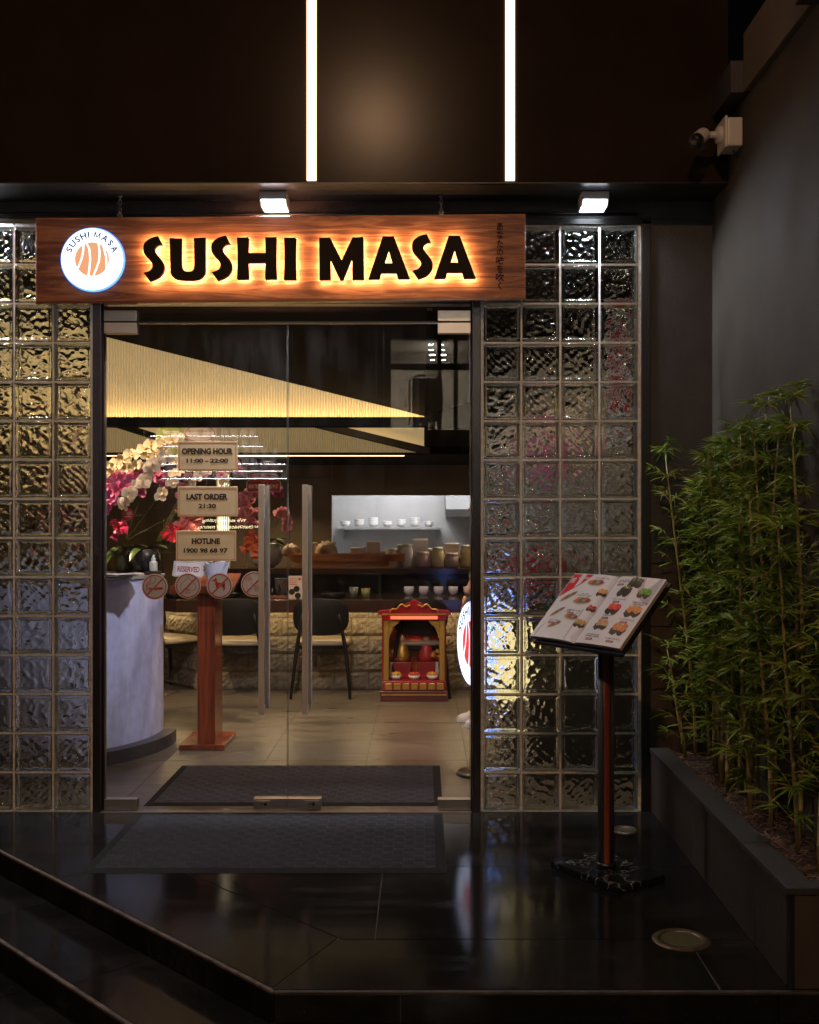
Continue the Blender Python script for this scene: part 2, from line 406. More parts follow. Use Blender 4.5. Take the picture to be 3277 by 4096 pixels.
# recessed ground lights
M_BRASS = mat('dull bronze ring', (.20, .16, .11), .45, .8, vary=.3, vscale=40)
M_LENS = mat('dusty ground lens', (.10, .10, .055), .35, coat=.4)
for (cx_, cy_, d, r, lb) in ((1315, 1748, 3425 / (1748 - 1085.4), .062, 'round recessed floor light behind the menu stand, close to the glass blocks'),
                             (1434, 1979, 3425 / (1979 - 1085.4), .102, 'larger round recessed floor light in the open floor beside the planter')):
    c = W(cx_, cy_, d); g = thing('ground_light', lb, 'floor light', (c.x, c.y, 0), 'recessed lights in the terrace floor')
    MB().lathe([(r * .70, .001), (r * .72, .006), (r * .9, .007), (r, .0005)], (c.x, c.y, 0), 40).build('ring', M_BRASS, g, True)
    MB().lathe([(0.0001, .0035), (r * .4, .003), (r * .705, .002)], (c.x, c.y, 0), 40).build('lens', M_LENS, g, True)

# mats
M_RUBO = mat('black outdoor rubber matting', (.040, .040, .050), .85, spec=.2, vary=.4, vscale=200, bump=.3, bscale=400)
def door_mat(x0, x1, y0, y1, z, label):
    t = thing('door_mat', label, 'door mat', ((x0 + x1) / 2, (y0 + y1) / 2, z), 'ribbed rubber door mats')
    m = MB(); b_ = .045
    for (a, c) in (((x0, y0), (x1, y0)), ((x1, y0), (x1, y1)), ((x1, y1), (x0, y1)), ((x0, y1), (x0, y0))):
        ix = lambda p: (x0 + b_ if p[0] == x0 else x1 - b_, y0 + b_ if p[1] == y0 else y1 - b_)
        ai, ci = ix(a), ix(c)
        m.add([(*a, z + .001), (*c, z + .001), (*ci, z + .008), (*ai, z + .008)], [(0, 1, 2, 3)])
    m.build('border', mat('smooth rubber border', (.009, .009, .010), .8, spec=.15), t)
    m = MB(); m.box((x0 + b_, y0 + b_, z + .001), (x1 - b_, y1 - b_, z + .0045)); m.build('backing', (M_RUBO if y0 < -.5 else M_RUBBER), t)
    m = MB(); cs = .047; nx = int((x1 - x0 - 2 * b_) / cs); ny = int((y1 - y0 - 2 * b_) / cs); sx = (x1 - x0 - 2 * b_) / nx; sy = (y1 - y0 - 2 * b_) / ny
    for i in range(nx):
        for j in range(ny):
            for k in range(4):
                h = z + .0095 + RND.uniform(-.001, .0012)
                if (i + j) % 2:
                    u0 = x0 + b_ + i * sx; v0 = y0 + b_ + (j + k / 4) * sy; u1 = u0 + sx * .96; v1 = v0 + sy * .19
                else:
                    u0 = x0 + b_ + (i + k / 4) * sx; v0 = y0 + b_ + j * sy; u1 = u0 + sx * .19; v1 = v0 + sy * .96
                q = .002
                m.add([(u0, v0, z + .004), (u1, v0, z + .004), (u1, v1, z + .004), (u0, v1, z + .004), (u0 + q, v0 + q, h), (u1 - q, v0 + q, h), (u1 - q, v1 - q, h), (u0 + q, v1 - q, h)],
                      [(4, 5, 6, 7), (0, 1, 5, 4), (1, 2, 6, 5), (2, 3, 7, 6), (3, 0, 4, 7)])
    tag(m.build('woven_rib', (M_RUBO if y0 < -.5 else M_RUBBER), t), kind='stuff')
    return t
door_mat(-1.448, .102, -.955, -.052, 0, 'black ribbed rubber mat on the terrace outside the glass doors')
door_mat(-1.452, .105, .09, 1.0, .001, 'charcoal ribbed rubber mat lying inside behind the glass doors')

# ================================================================== facade: glass block walls
def block_mesh(seed):
    r = random.Random(seed); hs = [-.0948, -.0925, -.0895, -.0835, -.0795]; N = 24
    ln = hs + [-.0765 + .153 * i / N for i in range(N + 1)] + [-a for a in hs[::-1]]
    ph = [r.uniform(0, 6.28) for _ in range(12)]; k = [(r.uniform(80, 190), r.uniform(-190, 190)) for _ in range(5)]
    def wave(u, v):
        rr = math.hypot(u, v) + 1e-5; th = math.atan2(v, u); f = min(1, (.0765 - max(abs(u), abs(v))) / .012)
        h = 0
        for i in range(4): h += math.sin(k[i][0] * u + k[i][1] * v + ph[i] + 1.3 * math.sin(45 * u * math.cos(ph[i]) + 45 * v * math.sin(ph[i])))
        h += 1.6 * abs(math.sin(2.5 * th + ph[5] + 20 * rr)) * min(1, rr / .02)
        return .0020 * h * max(0, f) ** .5
    def yf(u, v):
        q = max(abs(u), abs(v))
        if q > .0940: return .004
        if q > .0900: return .0006
        if q > .0880: return -.0002
        if q > .0815: return .0006
        if q > .0780: return .0075
        return .0085 + wave(u, v)
    n = len(ln); m = MB()
    fr = [(u, yf(u, v), v) for v in ln for u in ln]
    ph = [r.uniform(0, 6.28) for _ in range(12)]; k = [(r.uniform(40, 90), r.uniform(-90, 90)) for _ in range(5)]
    bk = [(u, .08 - yf(u, v), v) for v in ln for u in ln]
    fs = [(j * n + i, j * n + i + 1, (j + 1) * n + i + 1, (j + 1) * n + i) for j in range(n - 1) for i in range(n - 1)]
    o = n * n; fb = [tuple(o + x for x in q[::-1]) for q in fs]
    ring = [i for i in range(n)] + [j * n + n - 1 for j in range(1, n)] + [(n - 1) * n + i for i in range(n - 2, -1, -1)] + [j * n for j in range(n - 2, 0, -1)]
    sd = [(ring[(a + 1) % len(ring)], ring[a], ring[a] + o, ring[(a + 1) % len(ring)] + o) for a in range(len(ring))]
    return m.add(fr + bk, fs + fb + sd)
BLK = []
def block_wall(xe, label, z0=-.002):
    x0, x1 = xe[0], xe[-1]; n = 15; P = .2
    t = thing('glass_block_wall', label, 'glass block wall', ((x0 + x1) / 2, 0, 0), 'glass block walls flanking the entrance', 'thing')
    m = MB(); zt = z0 + n * P
    for i, x in enumerate(xe):
        q = .0051 if 0 < i < len(xe) - 1 else .009
        m.box((x - q, .006, z0), (x + q, .078, zt))
    for k in range(n + 1):
        z = z0 + k * P; q = .0051 if 0 < k < n else .010
        for a, b_ in zip(xe, xe[1:]):
            m.box((a + .0055, .0062, z - q), (b_ - .0055, .0778, z + q))
    m.build('mortar_joint', M_MORTAR, t)
    for i, (a, b_) in enumerate(zip(xe, xe[1:])):
        for k in range(n):
            c = (a + b_) / 2; j = RND.randrange(5)
            M = T((c - (x0 + x1) / 2, 0, z0 + (k + .5) * P)) @ rot(0, RND.choice((0, 90, 180, 270)) * math.pi / 180, 0) @ rot(R(RND.uniform(-.25, .25)), 0, R(RND.uniform(-.25, .25)))
            if len(BLK) <= j: BLK.append(fix_normals(proto(block_mesh(len(BLK)), 'glass_block', M_BLOCK, t, M, smooth=True)))
            else: inst(BLK[j], t, M, 'glass_block')
    return t
block_wall([-2.493, -2.293, -2.0925, -1.8915, -1.693], 'tall wall of wavy glass blocks before the grey reception counter')
block_wall([.307, .506, .706, .906, 1.109], 'tall wall of wavy glass blocks behind the menu stand')

# dark frames and jambs
def dark_piece(name, label, cat, boxes, m=M_BROWN, group=None, bevel=.003, part='profile'):
    a, b_ = boxes[0]; t = thing(name, label, cat, ((a[0] + b_[0]) / 2, a[1], a[2]), group, 'thing')
    for a, b_ in boxes: MB().box(a, b_).build(part, m, t, bevel=bevel)
    return t
frame = thing('doorway_surround', 'dark metal frame around the double glass doors with a glazed strip above', 'door frame', (-.69, .02, 0), None, 'thing')
for a, b_ in (((-1.682, -.022, 0), (-1.642, .075, 3.0)), ((-1.640, .008, 0), (-1.630, .05, 2.62)), ((.255, -.022, 0), (.296, .075, 3.0)), ((.247, .008, 0), (.253, .05, 2.62))):
    MB().box(a, b_).build('jamb', M_BROWN, frame, bevel=.003)
MB().box((-1.629, -.012, 2.595), (.246, .07, 2.70)).build('head_rail', M_BROWN, frame, bevel=.003)
MB().box((-1.628, .012, 2.508), (.245, .024, 2.594)).build('transom_pane', M_PANE, frame)
MB().box((-1.628, .009, 2.5005), (.245, .027, 2.507)).build('transom_edge', M_BLACK, frame)
MB().box((-1.640, -.03, -.001), (.253, .085, .0035)).build('threshold', mat('worn threshold metal', (.13, .10, .085), .35, .6, vary=.3, vscale=18), frame, bevel=.001)
m = MB()
for i, tx in enumerate(('Temper Glass', 'HOTLINE')):
    lettering(m, tx, lambda u, v, i=i: F(1709 + u * 20, 1236 + i * 6 - v * 4, 5.508))
m.build('lettering', M_WHITE, frame)
dark_piece('window_surround', 'black surround framing the glass block wall by the planter', 'window surround',
           [((1.119, -.012, 0), (1.166, .08, 3.02)), ((.28, -.012, 3.0), (1.166, .08, 3.03))], M_BLACK)
# wall above the blocks and the pillar by the planter
uw = thing('upper_wall', 'dark painted wall strip above the sign and glass blocks', 'wall', (0, 0, 3.03), None, 'thing')
MB().box((-6, .0, 3.031), (1.5, .2, 3.13)).build('render', M_DARK, uw)
MB().box((-6, -.004, 3.0), (-2.50, .2, 3.03)).build('render', M_DARK, uw)
MB().tube([(-6, -.012, 3.055), (-2.2, -.012, 3.055), (-1.0, -.012, 3.05), (.3, -.012, 3.056), (1.10, -.012, 3.052)], .007, 6).build('cable', M_BLACK, uw, True)
pw_ = thing('end_pillar', 'dark pillar with brown stone tiles below and textured render above', 'pillar', (1.32, 0, 0), None, 'thing')
MB().box((1.167, .012, 0), (1.6, .3, 1.262)).build('backing', M_GROUT, pw_)
MB().box((1.167, -.002, 1.268), (1.6, .3, 3.0305)).build('render', M_DARK, pw_, bevel=.003)
M_BTILE = mat('brown stone tile', (.055, .034, .024), .6, vary=.3, vscale=8, bump=.35, bscale=50)
for k in range(4):
    for x0, x1 in ((1.1675, 1.481), (1.483, 1.6)):
        zt = 1.264 - .323 * k; zb = max(.001, zt - .319)
        MB().box((x0, .001, zb), (x1, .012, zt)).build('tile', M_BTILE, pw_, bevel=.0015, seg=1)
lw_ = thing('left_wing_wall', 'dark wall beyond the glass blocks outside the view', 'wall', (-4, 0, 0), None, 'thing')
MB().box((-6, -.003, 0), (-2.50, .2, 3.0)).build('render', M_DARK, lw_)

# projecting upper fascia with light strips
fas = thing('upper_fascia', 'glossy dark cladding projecting above the shopfront', 'cladding', (0, -.3, 3.12), None, 'thing')
LX = []
for xa, xb in ((645.5, 666.5), (1063.5, 1084.5)):
    LX.append((W(xa, 300, 5.2).x, W(xb, 300, 5.2).x))
stp = LX[1][0] - LX[0][0]; wd_ = LX[0][1] - LX[0][0]
LX = [(LX[0][0] - stp, LX[0][0] - stp + wd_)] + LX
cutx = [-6] + [v for p in LX[1:] for v in p] + [1.4795]
for a, b_ in ((-6, -2.4), (-2.397, LX[1][0] - .003), (LX[1][1] + .003, LX[2][0] - .003), (LX[2][1] + .003, 1.4795)):
    MB().box((a, -.30, 3.124), (b_, -.27, 6.5)).build('cladding_panel', M_FASCIA, fas, bevel=.002, seg=1)
MB().box((-6, -.268, 3.12), (1.4795, .2, 3.3)).build('soffit', mat('soffit paint', (.022, .020, .020), .5, bump=.1), fas)
MB().box((-6, -.303, 3.1185), (1.4795, -.262, 3.1235)).build('drip_edge', M_BLACK, fas)
for (a, b_), lb in zip(LX[1:], ('glowing vertical light strip ending above the sign lamp', 'glowing vertical light strip nearer the security camera')):
    t = thing('light_strip', lb, 'light strip', ((a + b_) / 2, -.3, 3.13), 'vertical light strips on the fascia')
    MB().box((a, -.292, 3.128), (b_, -.272, 6.4)).build('channel', M_BLACK, t)
    MB().box((a + .002, -.306, 3.134), (b_ - .002, -.293, 6.4)).build('diffuser', emat('strip light', (1, .66, .42), 4.5), t)

# right hand wall with boxed trunking
sw = thing('side_wall', 'tall charcoal painted wall behind the bamboo', 'wall', (1.5, -3, 0), None, 'thing')
MB().box((1.482, -7.5, -.32), (1.75, -.0025, 3.43)).build('render', M_SIDE, sw)
MB().box((1.482, -.0045, 3.032), (1.75, .3, 3.43)).build('return', M_SIDE, sw)
tk = thing('cable_trunking', 'stepped boxed trunking running along the top of the charcoal wall', 'trunking', (1.5, -3, 3.43), None, 'thing')
M_TRUNK = mat('brown painted boxing', (.11, .085, .06), .55, vary=.15, vscale=4)
MB().box((1.40, -.62, 3.433), (1.75, -.3035, 3.58)).build('end_box', M_DARK, tk, bevel=.004)
MB().box((1.455, -1.45, 3.435), (1.75, -.623, 3.70)).build('cover_board', M_TRUNK, tk, bevel=.004)
MB().box((1.40, -1.75, 3.433), (1.75, -1.453, 3.75)).build('junction_box', M_DARK, tk, bevel=.004)
MB().box((1.455, -5.0, 3.435), (1.75, -1.753, 3.95)).build('cover_board', M_TRUNK, tk, bevel=.004)
# ================================================================== sign board
DS = 5.36
sign = thing('shop_sign', 'long wooden signboard with backlit dark letters hung on chains above the doors', 'sign', (-.73, -.12, 2.6))
def SY(p, y): return Vector((p.x, y, p.z))
bp = [F(142.5, 872, DS), F(2101, 855, DS), F(2101, 1196, DS), F(142.5, 1212, DS)]
m = MB(); m.add([SY(p, -.14) for p in bp] + [SY(p, -.10) for p in bp], [(0, 1, 2, 3), (7, 6, 5, 4), (0, 4, 5, 1), (1, 5, 6, 2), (2, 6, 7, 3), (3, 7, 4, 0)])
fix_normals(m.build('board', M_SIGNW, sign, bevel=.002))
a, b_ = F(142, 1206, DS), F(2102, 1190, DS)
m = MB(); m.add([(a.x, -.142, a.z - .012), (b_.x, -.142, b_.z - .012), (b_.x, -.142, b_.z), (a.x, -.142, a.z), (a.x, -.098, a.z - .012), (b_.x, -.098, b_.z - .012), (b_.x, -.098, b_.z), (a.x, -.098, a.z)],
      [(0, 1, 2, 3), (7, 6, 5, 4), (0, 4, 5, 1), (3, 2, 6, 7), (0, 3, 7, 4), (1, 5, 6, 2)])
fix_normals(m.build('edge_trim', mat('polished wood edge', (.16, .06, .03), .2), sign))
S_ = [(188, 92, 1), (232, 180, 1), (195, 185), (168, 203), (155, 230), (165, 260), (200, 305), (235, 350), (250, 390), (250, 430), (235, 470), (205, 505), (165, 530), (105, 553, 1),
      (42, 465, 1), (75, 455), (105, 440), (125, 415), (130, 390), (122, 362), (95, 330), (60, 290), (42, 250), (38, 210), (50, 165), (85, 130), (130, 106)]
U_ = [(304, 113, 1), (427, 115, 1), (427, 340), (430, 395), (445, 430), (475, 450), (510, 452), (535, 440), (552, 410), (554, 340), (551, 110, 1), (669, 107, 1), (667, 440), (655, 485), (625, 520), (575, 538), (510, 543), (430, 540), (375, 530), (340, 510), (320, 480), (314, 430)]
H_ = [(986, 106, 1), (1108, 104, 1), (1104, 262, 1), (1276, 262, 1), (1271, 103, 1), (1390, 101, 1), (1386, 320), (1392, 530, 1), (1270, 532, 1), (1274, 365, 1), (1104, 367, 1), (1110, 532, 1), (986, 533, 1), (992, 320)]
I_ = [(1463, 107, 1), (1589, 107, 1), (1584, 320), (1590, 537, 1), (1461, 537, 1), (1468, 320)]
MM = [(90, 106, 1), (200, 102, 1), (313, 325, 1), (420, 100, 1), (529, 97, 1), (535, 520, 1), (418, 520, 1), (415, 318, 1), (330, 525, 1), (298, 525, 1), (204, 328, 1), (208, 522, 1), (94, 523, 1)]
A_ = [(717, 90, 1), (828, 90, 1), (988, 512, 1), (870, 514, 1), (850, 455, 1), (703, 455, 1), (690, 514, 1), (574, 516, 1)]
AH = [(777, 235), (812, 355), (738, 355)]
c1 = lambda p: (560 + p[0] / 2.5368, 910 + p[1] / 2.5368) + tuple(p[2:]); c2 = lambda p: (1240 + p[0] / 2.4643, 910 + p[1] / 2.4643) + tuple(p[2:])
sh = lambda q, dx, dy: [(p[0] + dx, p[1] + dy) + tuple(p[2:]) for p in q]
LET = [([c1(p) for p in S_], None), ([c1(p) for p in U_], None), ([c1(p) for p in sh(S_, 688, -6)], None), ([c1(p) for p in H_], None), ([c1(p) for p in I_], None),
       ([c2(p) for p in MM], None), ([c2(p) for p in A_], [c2(p) for p in AH]), (sh([c1(p) for p in S_], 1072.6, -8.7), None),
       ([c2(p) for p in sh(A_, 649, -5)], [c2(p) for p in sh(AH, 649, -5)])]
import bmesh
def letter_mesh(outer, hole, y0, y1, d, shrink=0):
    from mathutils.geometry import tessellate_polygon
    o = [F(p[0], p[1], d) for p in smooth_poly(outer)]; hh = [F(p[0], p[1], d) for p in hole] if hole else []
    rings = [o] + ([hh] if hole else [])
    allp = [p for r_ in rings for p in r_]; tri = tessellate_polygon([[Vector((p.x, p.z, 0)) for p in r_] for r_ in rings]); n = len(allp)
    v = [(p.x, y0, p.z) for p in allp] + [(p.x, y1, p.z) for p in allp]; f = [tuple(t) for t in tri] + [tuple(i + n for i in t[::-1]) for t in tri]
    k = 0
    for r_ in rings:
        L = len(r_); f += [(k + i, k + (i + 1) % L, k + (i + 1) % L + n, k + i + n) for i in range(L)]; k += L
    return v, f
M_LET = mat('dark brown letter face', (.016, .008, .005), .6, spec=.2)
M_HALO = emat('letter back light', (1, .64, .30), 52)
for outer, hole in LET:
    v, f = letter_mesh(outer, hole, -.188, -.166, 5.324)
    lo = fix_normals(MB().add(v, f).build('letter', M_LET, sign, bevel=.0015, seg=1))
    v, f = letter_mesh(outer, hole, -.1658, -.1645, 5.33)
    fix_normals(MB().add(v, f).build('back_light', M_HALO, lo))
# vertical Japanese line, raised characters
m = MB()
for ch, (yc, xc) in zip('あなたの味を吹く', ((905.5, 1999.5), (939, 1999.5), (974.5, 1999.5), (1009, 1999.5), (1042, 2000), (1076, 1999.5), (1109, 2000), (1142.5, 1999))):
    hw = {'く': 7, '味': 17, '吹': 17}.get(ch, 12.5); hh = 15.5 if ch != 'の' else 12
    for y in (-.1465, -.1435):
        v, f, _ = glyphs(ch, .018)
        m.add([SY(F(xc + (p.x - .5) * 2 * hw, yc - (p.y - .5) * 2 * hh, 5.355), y) for p in v], f)
m.build('lettering', M_LET, sign)
# round logo light box
mst = stroke2([(.05, 0), (.13, .92)], .15) + stroke2([(.13, .95), (.5, .18)], .15) + stroke2([(.5, .18), (.87, .95)], .15) + stroke2([(.87, .92), (.95, 0)], .15)
MGL = ([Vector((p[0], p[1], 0)) for q in mst for p in q], [tuple(range(4 * i, 4 * i + 4)) for i in range(len(mst))], 1.0)
def logo(parent, fn, s, white, y_out, ring_m, orange, blue, back):
    """fn(u, v, h): u right, v up in units of the disc radius, h out of the face"""
    cyl = lambda mb, r, h0, h1, n=64: mb.add([fn(r * math.cos(2 * math.pi * i / n), r * math.sin(2 * math.pi * i / n), h) for h in (h0, h1) for i in range(n)],
        [tuple(range(n))[::-1], tuple(range(n, 2 * n))] + [(i, (i + 1) % n, (i + 1) % n + n, i + n) for i in range(n)])
    fix_normals(cyl(MB(), 1.045, back, y_out * .55).build('rim', ring_m, parent))
    fix_normals(cyl(MB(), 1.0, y_out * .55 + .0003, y_out).build('face', white, parent))
    Q = lambda x, y: ((x - 855) / 755, -(y - 905) / 755)
    # salmon ball in slices
    ball = [Q(*p) for p in circ((855, 908), 420, 72)]
    cuts = [[(650, 470), (640, 700), (600, 900), (500, 1150), (470, 1200)], [(690, 460), (790, 650), (812, 900), (790, 1150), (760, 1360)], [(1010, 460), (1045, 750), (1030, 950), (960, 1150), (870, 1360)], [(1130, 560), (1205, 850), (1215, 1200)]]
    cuts = [[Q(*p) for p in c] for c in cuts]
    def xcut(c, y):
        for p, q in zip(c, c[1:]):
            if min(p[1], q[1]) - 1e-9 <= y <= max(p[1], q[1]) + 1e-9: return p[0] + (q[0] - p[0]) * (y - p[1]) / (q[1] - p[1] or 1)
        return c[0][0] if y > c[0][1] else c[-1][0]
    r_ = 420 / 755; yc = -(908 - 905) / 755; N = 40; hw = .029
    for k in range(5):
        mb = MB(); rows = []
        for j in range(N + 1):
            y = yc + r_ * (1 - 2 * j / N); hx = math.sqrt(max(0, r_ * r_ - (y - yc)**2))
            a = -hx if k == 0 else max(-hx, xcut(cuts[k - 1], y) + hw); b_ = hx if k == 4 else min(hx, xcut(cuts[k], y) - hw)
            rows.append((a, b_, y))
        for p, q in zip(rows, rows[1:]):
            if p[1] > p[0] or q[1] > q[0]:
                pa, pb = (p[0], p[1]) if p[1] > p[0] else ((p[0] + p[1]) / 2,) * 2; qa, qb = (q[0], q[1]) if q[1] > q[0] else ((q[0] + q[1]) / 2,) * 2
                mb.add([fn(pa, p[2], y_out + .0006), fn(pb, p[2], y_out + .0006), fn(qb, q[2], y_out + .0006), fn(qa, q[2], y_out + .0006)], [(3, 2, 1, 0)])
        mb.build('logo_slice', orange, parent)
    def arc(text, rad, a0, a1, hgt, m_, flip=False, bold=.0):
        mb = MB(); adv = [(.45 if c == ' ' else glyphs(c, bold)[2] * 1.0 + .24) for c in text]; tot = sum(adv); x = 0
        for c, ad in zip(text, adv):
            if c != ' ':
                v, f, asp = glyphs(c, bold) if c != 'M' or flip else MGL; wd = ad - .24
                for_ = []
                for p in v:
                    t = (x + .12 + p.x * wd) / tot; a = a0 + (a1 - a0) * t; rr = rad + (p.y - .5) * hgt * (-1 if flip else 1)
                    for_.append(fn(rr * math.cos(a), rr * math.sin(a), y_out + .0009))
                mb.add(for_, f)
            x += ad
        mb.build('lettering', m_, parent)
    arc('SUSHI MASA', .80, R(164), R(14), .21, blue, bold=.03)
    arc('BLOW YOUR TASTE', .80, R(198), R(343), .10, M_PALE, True)
M_LOGOW = emat('logo white light', (.86, .92, 1), 2.0)
M_LOGOO = emat('logo salmon light', (.93, .42, .20), .98)
M_LOGOB = emat('logo blue print', (.02, .12, .60), .32)
M_PALE = emat('logo faint print', (.84, .86, .98), 1.02)
M_RIM = mat('blue tinted acrylic rim', (.03, .10, .35), .15, emit=2.2, ecol=(.10, .28, 1))
lc = F(368.8, 1037, 5.34); LR = 122.5 * 5.34 / KF
logo_o = thing('logo_light', 'round white lit logo disc with salmon ball at the start of the signboard', 'logo sign', (lc.x, -.14, lc.z))
logo(logo_o, lambda u, v, h: Vector((lc.x + u * LR, -.1415 - h, lc.z + v * LR)), 1, M_LOGOW, .022, M_RIM, M_LOGOO, M_LOGOB, .0)

# hanging chains
def link(mb, c, ln, wd, r, ang):
    pts = []
    for i in range(17):
        a = 2 * math.pi * i / 16; u = math.cos(a) * wd; v = math.sin(a) * wd + (ln if math.sin(a) > 0 else -ln) * (abs(math.sin(a)) > 1e-6)
        pts.append((c[0] + u * math.cos(ang), c[1] + u * math.sin(ang), c[2] + v))
    mb.tube(pts, r, 6, False)
M_CHAIN = mat('tarnished chain steel', (.42, .38, .34), .35, .8)
for px, pt, pb, lb in ((480, 787, 868, 'short steel chain holding the sign above its round logo'), (1765, 778, 858, 'short steel chain holding the sign above its last letters')):
    p0, p1 = F(px, pt, 5.40), F(px, pb, 5.40)
    t = thing('hanging_chain', lb, 'chain', (p0.x, p0.y, p1.z), 'chains holding the signboard')
    zt = 3.119; m = MB(); m.lathe([(.0001, zt), (.012, zt), (.012, zt - .006), (.004, zt - .008), (.004, zt - .022)], (p0.x, p0.y, 0), 12); m.build('ceiling_hook', M_CHAIN, t, True)
    z = zt - .032
    k = 0
    while z > p1.z - .004:
        m = MB(); link(m, (p0.x, p0.y, z), .006, .0065, .0024, R(20 + 90 * (k % 2))); m.build('chain_link', M_CHAIN, t, True); z -= .021; k += 1
    m = MB(); q = [(p0.x + .011 * math.cos(a * math.pi / 8), p0.y, p1.z + .010 + .011 * math.sin(a * math.pi / 8)) for a in range(17)]; m.tube(q, .0025, 6, False); m.build('ring', M_CHAIN, t, True)

# sign lamps under the soffit
M_FLOOD = emat('cool flood lens', (.80, .88, 1), 22)
for px, lb, seen in ((577.5, 'small white flood lamp lit above the middle of the sign', 1), (1251, 'small white flood lamp lit above the glass blocks near the pillar', 1), (-97, 'small white flood lamp above the glass blocks beyond the sign', 0)):
    c = W(px, 418, 5.36); x = c.x
    t = thing('flood_lamp', lb, 'lamp', (x, -.06, 3.12), 'flood lamps under the fascia')
    m = MB(); pr = [(-.045, 3.117), (-.185, 3.117), (-.185, 3.075), (-.150, 3.052), (-.045, 3.052)]
    m.prism(pr, lambda y, z: (x - .068, y, z), lambda y, z: (x + .068, y, z)); fix_normals(m.build('housing', M_WHITE, t, bevel=.004))
    m = MB(); m.prism([(-.1862, 3.0735), (-.1512, 3.0505), (-.1500, 3.0518), (-.1850, 3.0748)], lambda y, z: (x - .058, y, z), lambda y, z: (x + .058, y, z)); fix_normals(m.build('lens', M_FLOOD, t))
    m = MB(); m.box((x - .058, -.148, 3.0495), (x + .058, -.050, 3.0515)); m.build('lens', M_FLOOD, t)
    L = bpy.data.lights.new('flood_light', 'AREA'); L.shape = 'RECTANGLE'; L.size = .12; L.size_y = .09; L.energy = 82 if 0 < px < 1000 else 55 if px < 0 else 21; L.color = (.88, .91, 1); L.spread = R(165)
    lo = bpy.data.objects.new('flood_light', L); C.objects.link(lo); lo.parent = t; lo.location = (0, -.028, -.0715); lo.rotation_euler = (R(-24 if px > 1000 else -3), 0, 0)

# security camera
cc = thing('security_camera', 'white bullet security camera on a wall box below the trunking', 'camera', (1.48, -.50, 3.29))
M_CAMW = mat('cream camera plastic', (.62, .58, .54), .38)
MB().box((1.410, -.53, 3.223), (1.4815, -.40, 3.357)).build('junction_box', M_CAMW, cc, bevel=.008, seg=3)
MB().box((1.398, -.535, 3.217), (1.4105, -.395, 3.363)).build('box_lid', M_CAMW, cc, bevel=.005, seg=3)
Mx = T((1.398, -.465, 3.295)) @ rot(0, R(-90), 0)
MB().lathe([(.0001, .022), (.036, .022), (.040, .016), (.040, 0)], n=28, M=Mx).build('mount_flange', M_CAMW, cc, True)
m = MB(); m.tube([(1.378, -.465, 3.295), (1.345, -.468, 3.295)], [.017, .015], 14); m.tube([(1.345, -.468, 3.295), (1.318, -.475, 3.292)], .012, 12); m.ball((1.317, -.477, 3.29), .017); m.build('swivel_arm', M_CAMW, cc, True)
d = Vector((-.55, -.62, -.56)).normalized(); p0 = Vector((1.315, -.47, 3.296)); Mc = T(p0) @ Vector((0, 0, 1)).rotation_difference(d).to_matrix().to_4x4()
MB().lathe([(.0001, -.012), (.018, -.012), (.031, -.002), (.033, .01), (.033, .075)], n=28, M=Mc).build('body', M_CAMW, cc, True)
MB().lathe([(.033, .0752), (.0325, .105), (.030, .112), (.0001, .112)], n=28, M=Mc).build('lens_hood', M_BLACK, cc, True)
MB().lathe([(.013, .1125), (.011, .1145), (.0001, .1135)], n=20, M=Mc).build('lens', mat('camera lens', (.12, .10, .09), .1), cc, True)
MB().tube([(1.455, -.47, 3.224), (1.457, -.47, 3.205), (1.48, -.465, 3.19)], .003, 6).build('cable', M_BLACK, cc, True)

